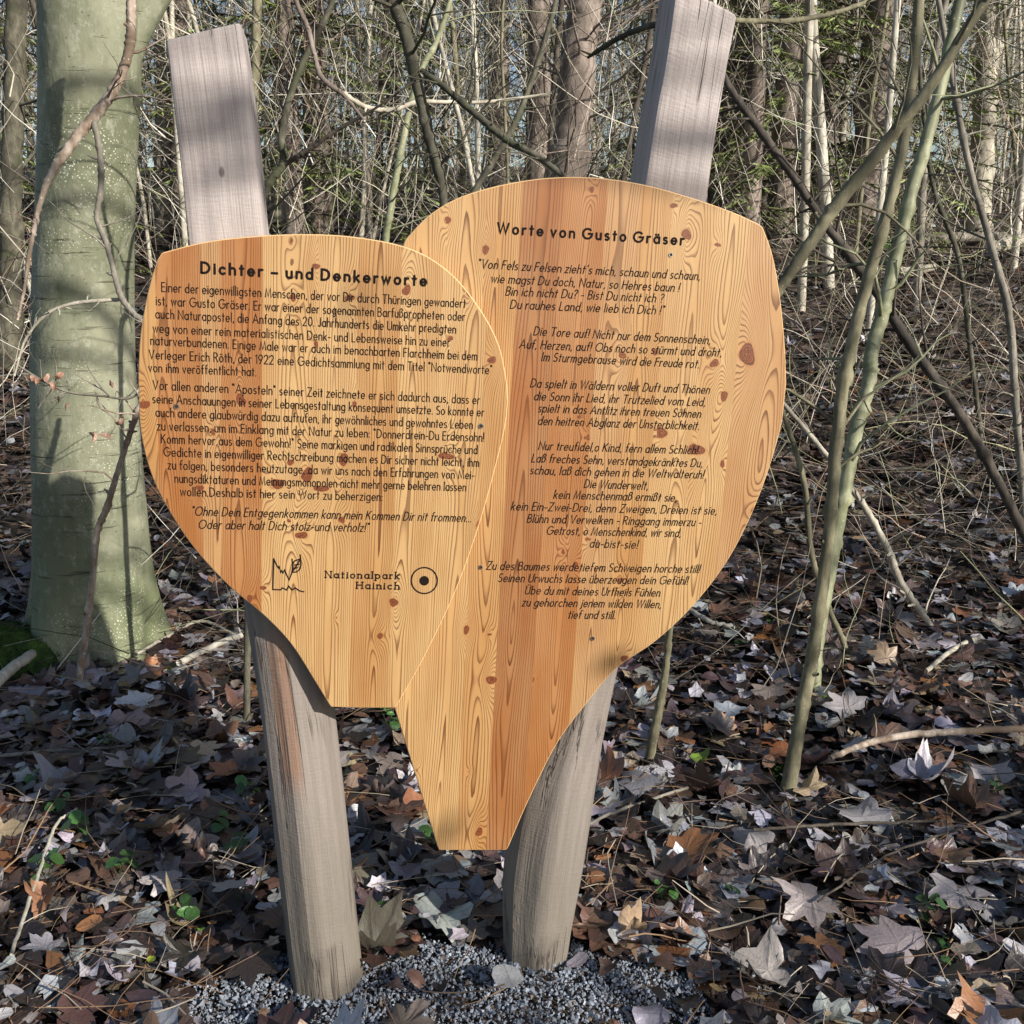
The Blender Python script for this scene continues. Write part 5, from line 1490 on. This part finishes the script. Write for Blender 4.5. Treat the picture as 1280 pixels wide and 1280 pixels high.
# ------------------------------------------------------------------ unseen trees added on the sunny side, behind the camera, to throw dappled shade
SH = np.array([SUN[0], SUN[1], 0]); SH /= np.linalg.norm(SH)
SE = np.array([-SH[1], SH[0], 0])
if SE[0] < 0: SE = -SE
TANEL = math.tan(SUN_EL)
board_poly = np.array([luv(*p) for p in left_top + left_bot[::-1]]), np.array([luv(*p) for p in right_top + right_bot[::-1]])
def shade_trees():
    rng = np.random.default_rng(77)
    n = 26000
    org = np.array([-.05, 2.0, 0])
    b = rng.uniform(5.2, 9.5, n); l = rng.uniform(-5.5, 6.5, n); z = rng.uniform(.3, 7.5, n)
    # clumps
    cl = np.sin(l * 2.3 + 1) * np.sin(z * 2.9 + .6 * b) + .7 * np.sin(l * 5.1 + z * 3.3) * np.sin(z * 6.1 - l * 2)
    P = org + SH * b[:, None] + SE * l[:, None]; P[:, 2] = z
    P[:, 2] = z
    keep = rng.random(n) < np.clip(.60 + .50 * cl, .02, 1)
    # where does each leaf's shadow fall on the plane of the boards
    t_ = ((P - BO) @ BN) / (SUN @ BN)
    Q = P - SUN * t_[:, None]
    u = (Q - BO) @ BU; zz = Q[:, 2]
    on_sign = (np.abs(u + .02) < .76) & (zz > .10) & (zz < 2.35)
    keep &= ~(on_sign & (rng.random(n) < np.interp(zz, [.1, .5, 1.0, 1.4], [.80, .975, .985, .994])))  # leaves thinned to leave the sign in the sun
    # ground (or slope) hit beyond
    gx = P - SUN * (P[:, 2] / SUN[2])[:, None]
    far = gx[:, 1] > 6.0
    keep &= ~(far & (rng.random(n) < .96))
    t3 = (P[:, 1] - 3.9) / SUN[1]
    Q3 = P - SUN * t3[:, None]
    on_beech = (np.abs(Q3[:, 0] + 1.57) < .32) & (Q3[:, 2] > .25)
    keep &= ~(on_beech & (rng.random(n) < .96))
    P, l = P[keep], l[keep]; n = len(P)
    size = rng.uniform(.05, .10, n)
    V, F_, A = leaf_batch(P, size, outline_oval(6, .6), (1.0,), rng, np.tile([(.30, .17, .09)], (n, 1)) * rng.uniform(.6, 1.3, (n, 1)), rng.uniform(0, 1.5, n), np.full(n, .4))
    M_ = 7
    lt = np.linspace(-5, 6, 8); roots = []
    own = np.argmin(np.abs(l[:, None] - lt[None]), 1)
    for k, lx in enumerate(lt):
        sel = own == k
        p0 = org + SH * 7.4 + SE * lx; p0[2] = float(ground_z(p0[0], p0[1]))
        nk = int(sel.sum())
        if nk == 0: continue
        root = empty('shade_tree', p0, 'unseen leafy tree added to throw dappled shade, outside the view', 'tree', 'added shade trees outside the view')
        Vk = V.reshape(n, M_, 3)[sel].reshape(-1, 3) - p0
        i0 = np.arange(nk)[:, None] * M_; s = np.arange(6)
        tri = np.stack([np.broadcast_to(i0, (nk, 6)), i0 + 1 + s, i0 + 1 + (s + 1) % 6], -1).reshape(-1, 3)
        at_ = {kk: (ty, np.asarray(A[kk]).reshape((n, M_, -1))[sel].reshape(nk * M_, -1)) for kk, ty in (('col', 'FLOAT_COLOR'), ('vein', 'FLOAT'), ('lv', 'FLOAT_VECTOR'))}
        link('crown', mesh_data('crown', Vk, [tri], [M['leaf_pale']], True, at_), root)
        Pt = grow(1, 12, np.zeros((1, 3)), np.array([[rng.normal(0, .08), rng.normal(0, .08), 1]]), np.array([rng.uniform(6, 8)]), .05, 0, rng)
        # trunk drawn only where it does not stand between sun and boards
        if abs(lx) < 1.3: Pt[0, :, :2] *= .3; Pt = Pt * np.array([1, 1, .42])
        Vt, qt = tubes(Pt, np.linspace(.05, .012, 12)[None], 8)
        link('trunk', mesh_data('trunk', Vt, [qt], [M['bark_grey']]), root)
        roots.append((lx, p0, root))
    # bare boughs added to cast shadows across post heads, rear board top and beech
    on_p = lambda px, py: on_board(px, py, OFF_R - TH)
    tg = [(on_p(262, 155), 6.5, .010, .02), (on_p(255, 75), 7.5, .011, .05), (on_p(860, 45), 6.0, .008, .20), (on_p(850, 98), 7.0, .012, .08), (on_p(840, 180), 6.6, .016, .10), (on_p(690, 226), 7.2, .022, -.06),
          (at(125, 215, 3.75), 7.0, .022, .25), (at(110, 335, 3.75), 7.5, .030, -.22), (at(130, 420, 3.75), 7.2, .016, .12), (at(110, 70, 3.75), 7.5, .03, .35)]
    for (T_, dist, rad_, slope) in tg:
        c = T_ + SUN * dist
        d = (np.array([1.0, 0, 0]) if T_[1] > 3 else BU) + np.array([0, 0, slope]); d /= np.linalg.norm(d)
        Pb = spline(np.array([c - d * .9, c - d * .3 + [0, 0, .03], c + d * .25, c + d * 1.0 + [0, 0, -.05]]), 20)
        near = min(roots, key=lambda q: np.linalg.norm((q[1] - c)[:2]))
        Vb, qb = tubes(Pb[None] - near[1], (rad_ * np.linspace(1, .7, 20))[None], 8)
        link('shade_bough', mesh_data('shade_bough', Vb, [qb], [M['bark_grey']]), near[2])
shade_trees()
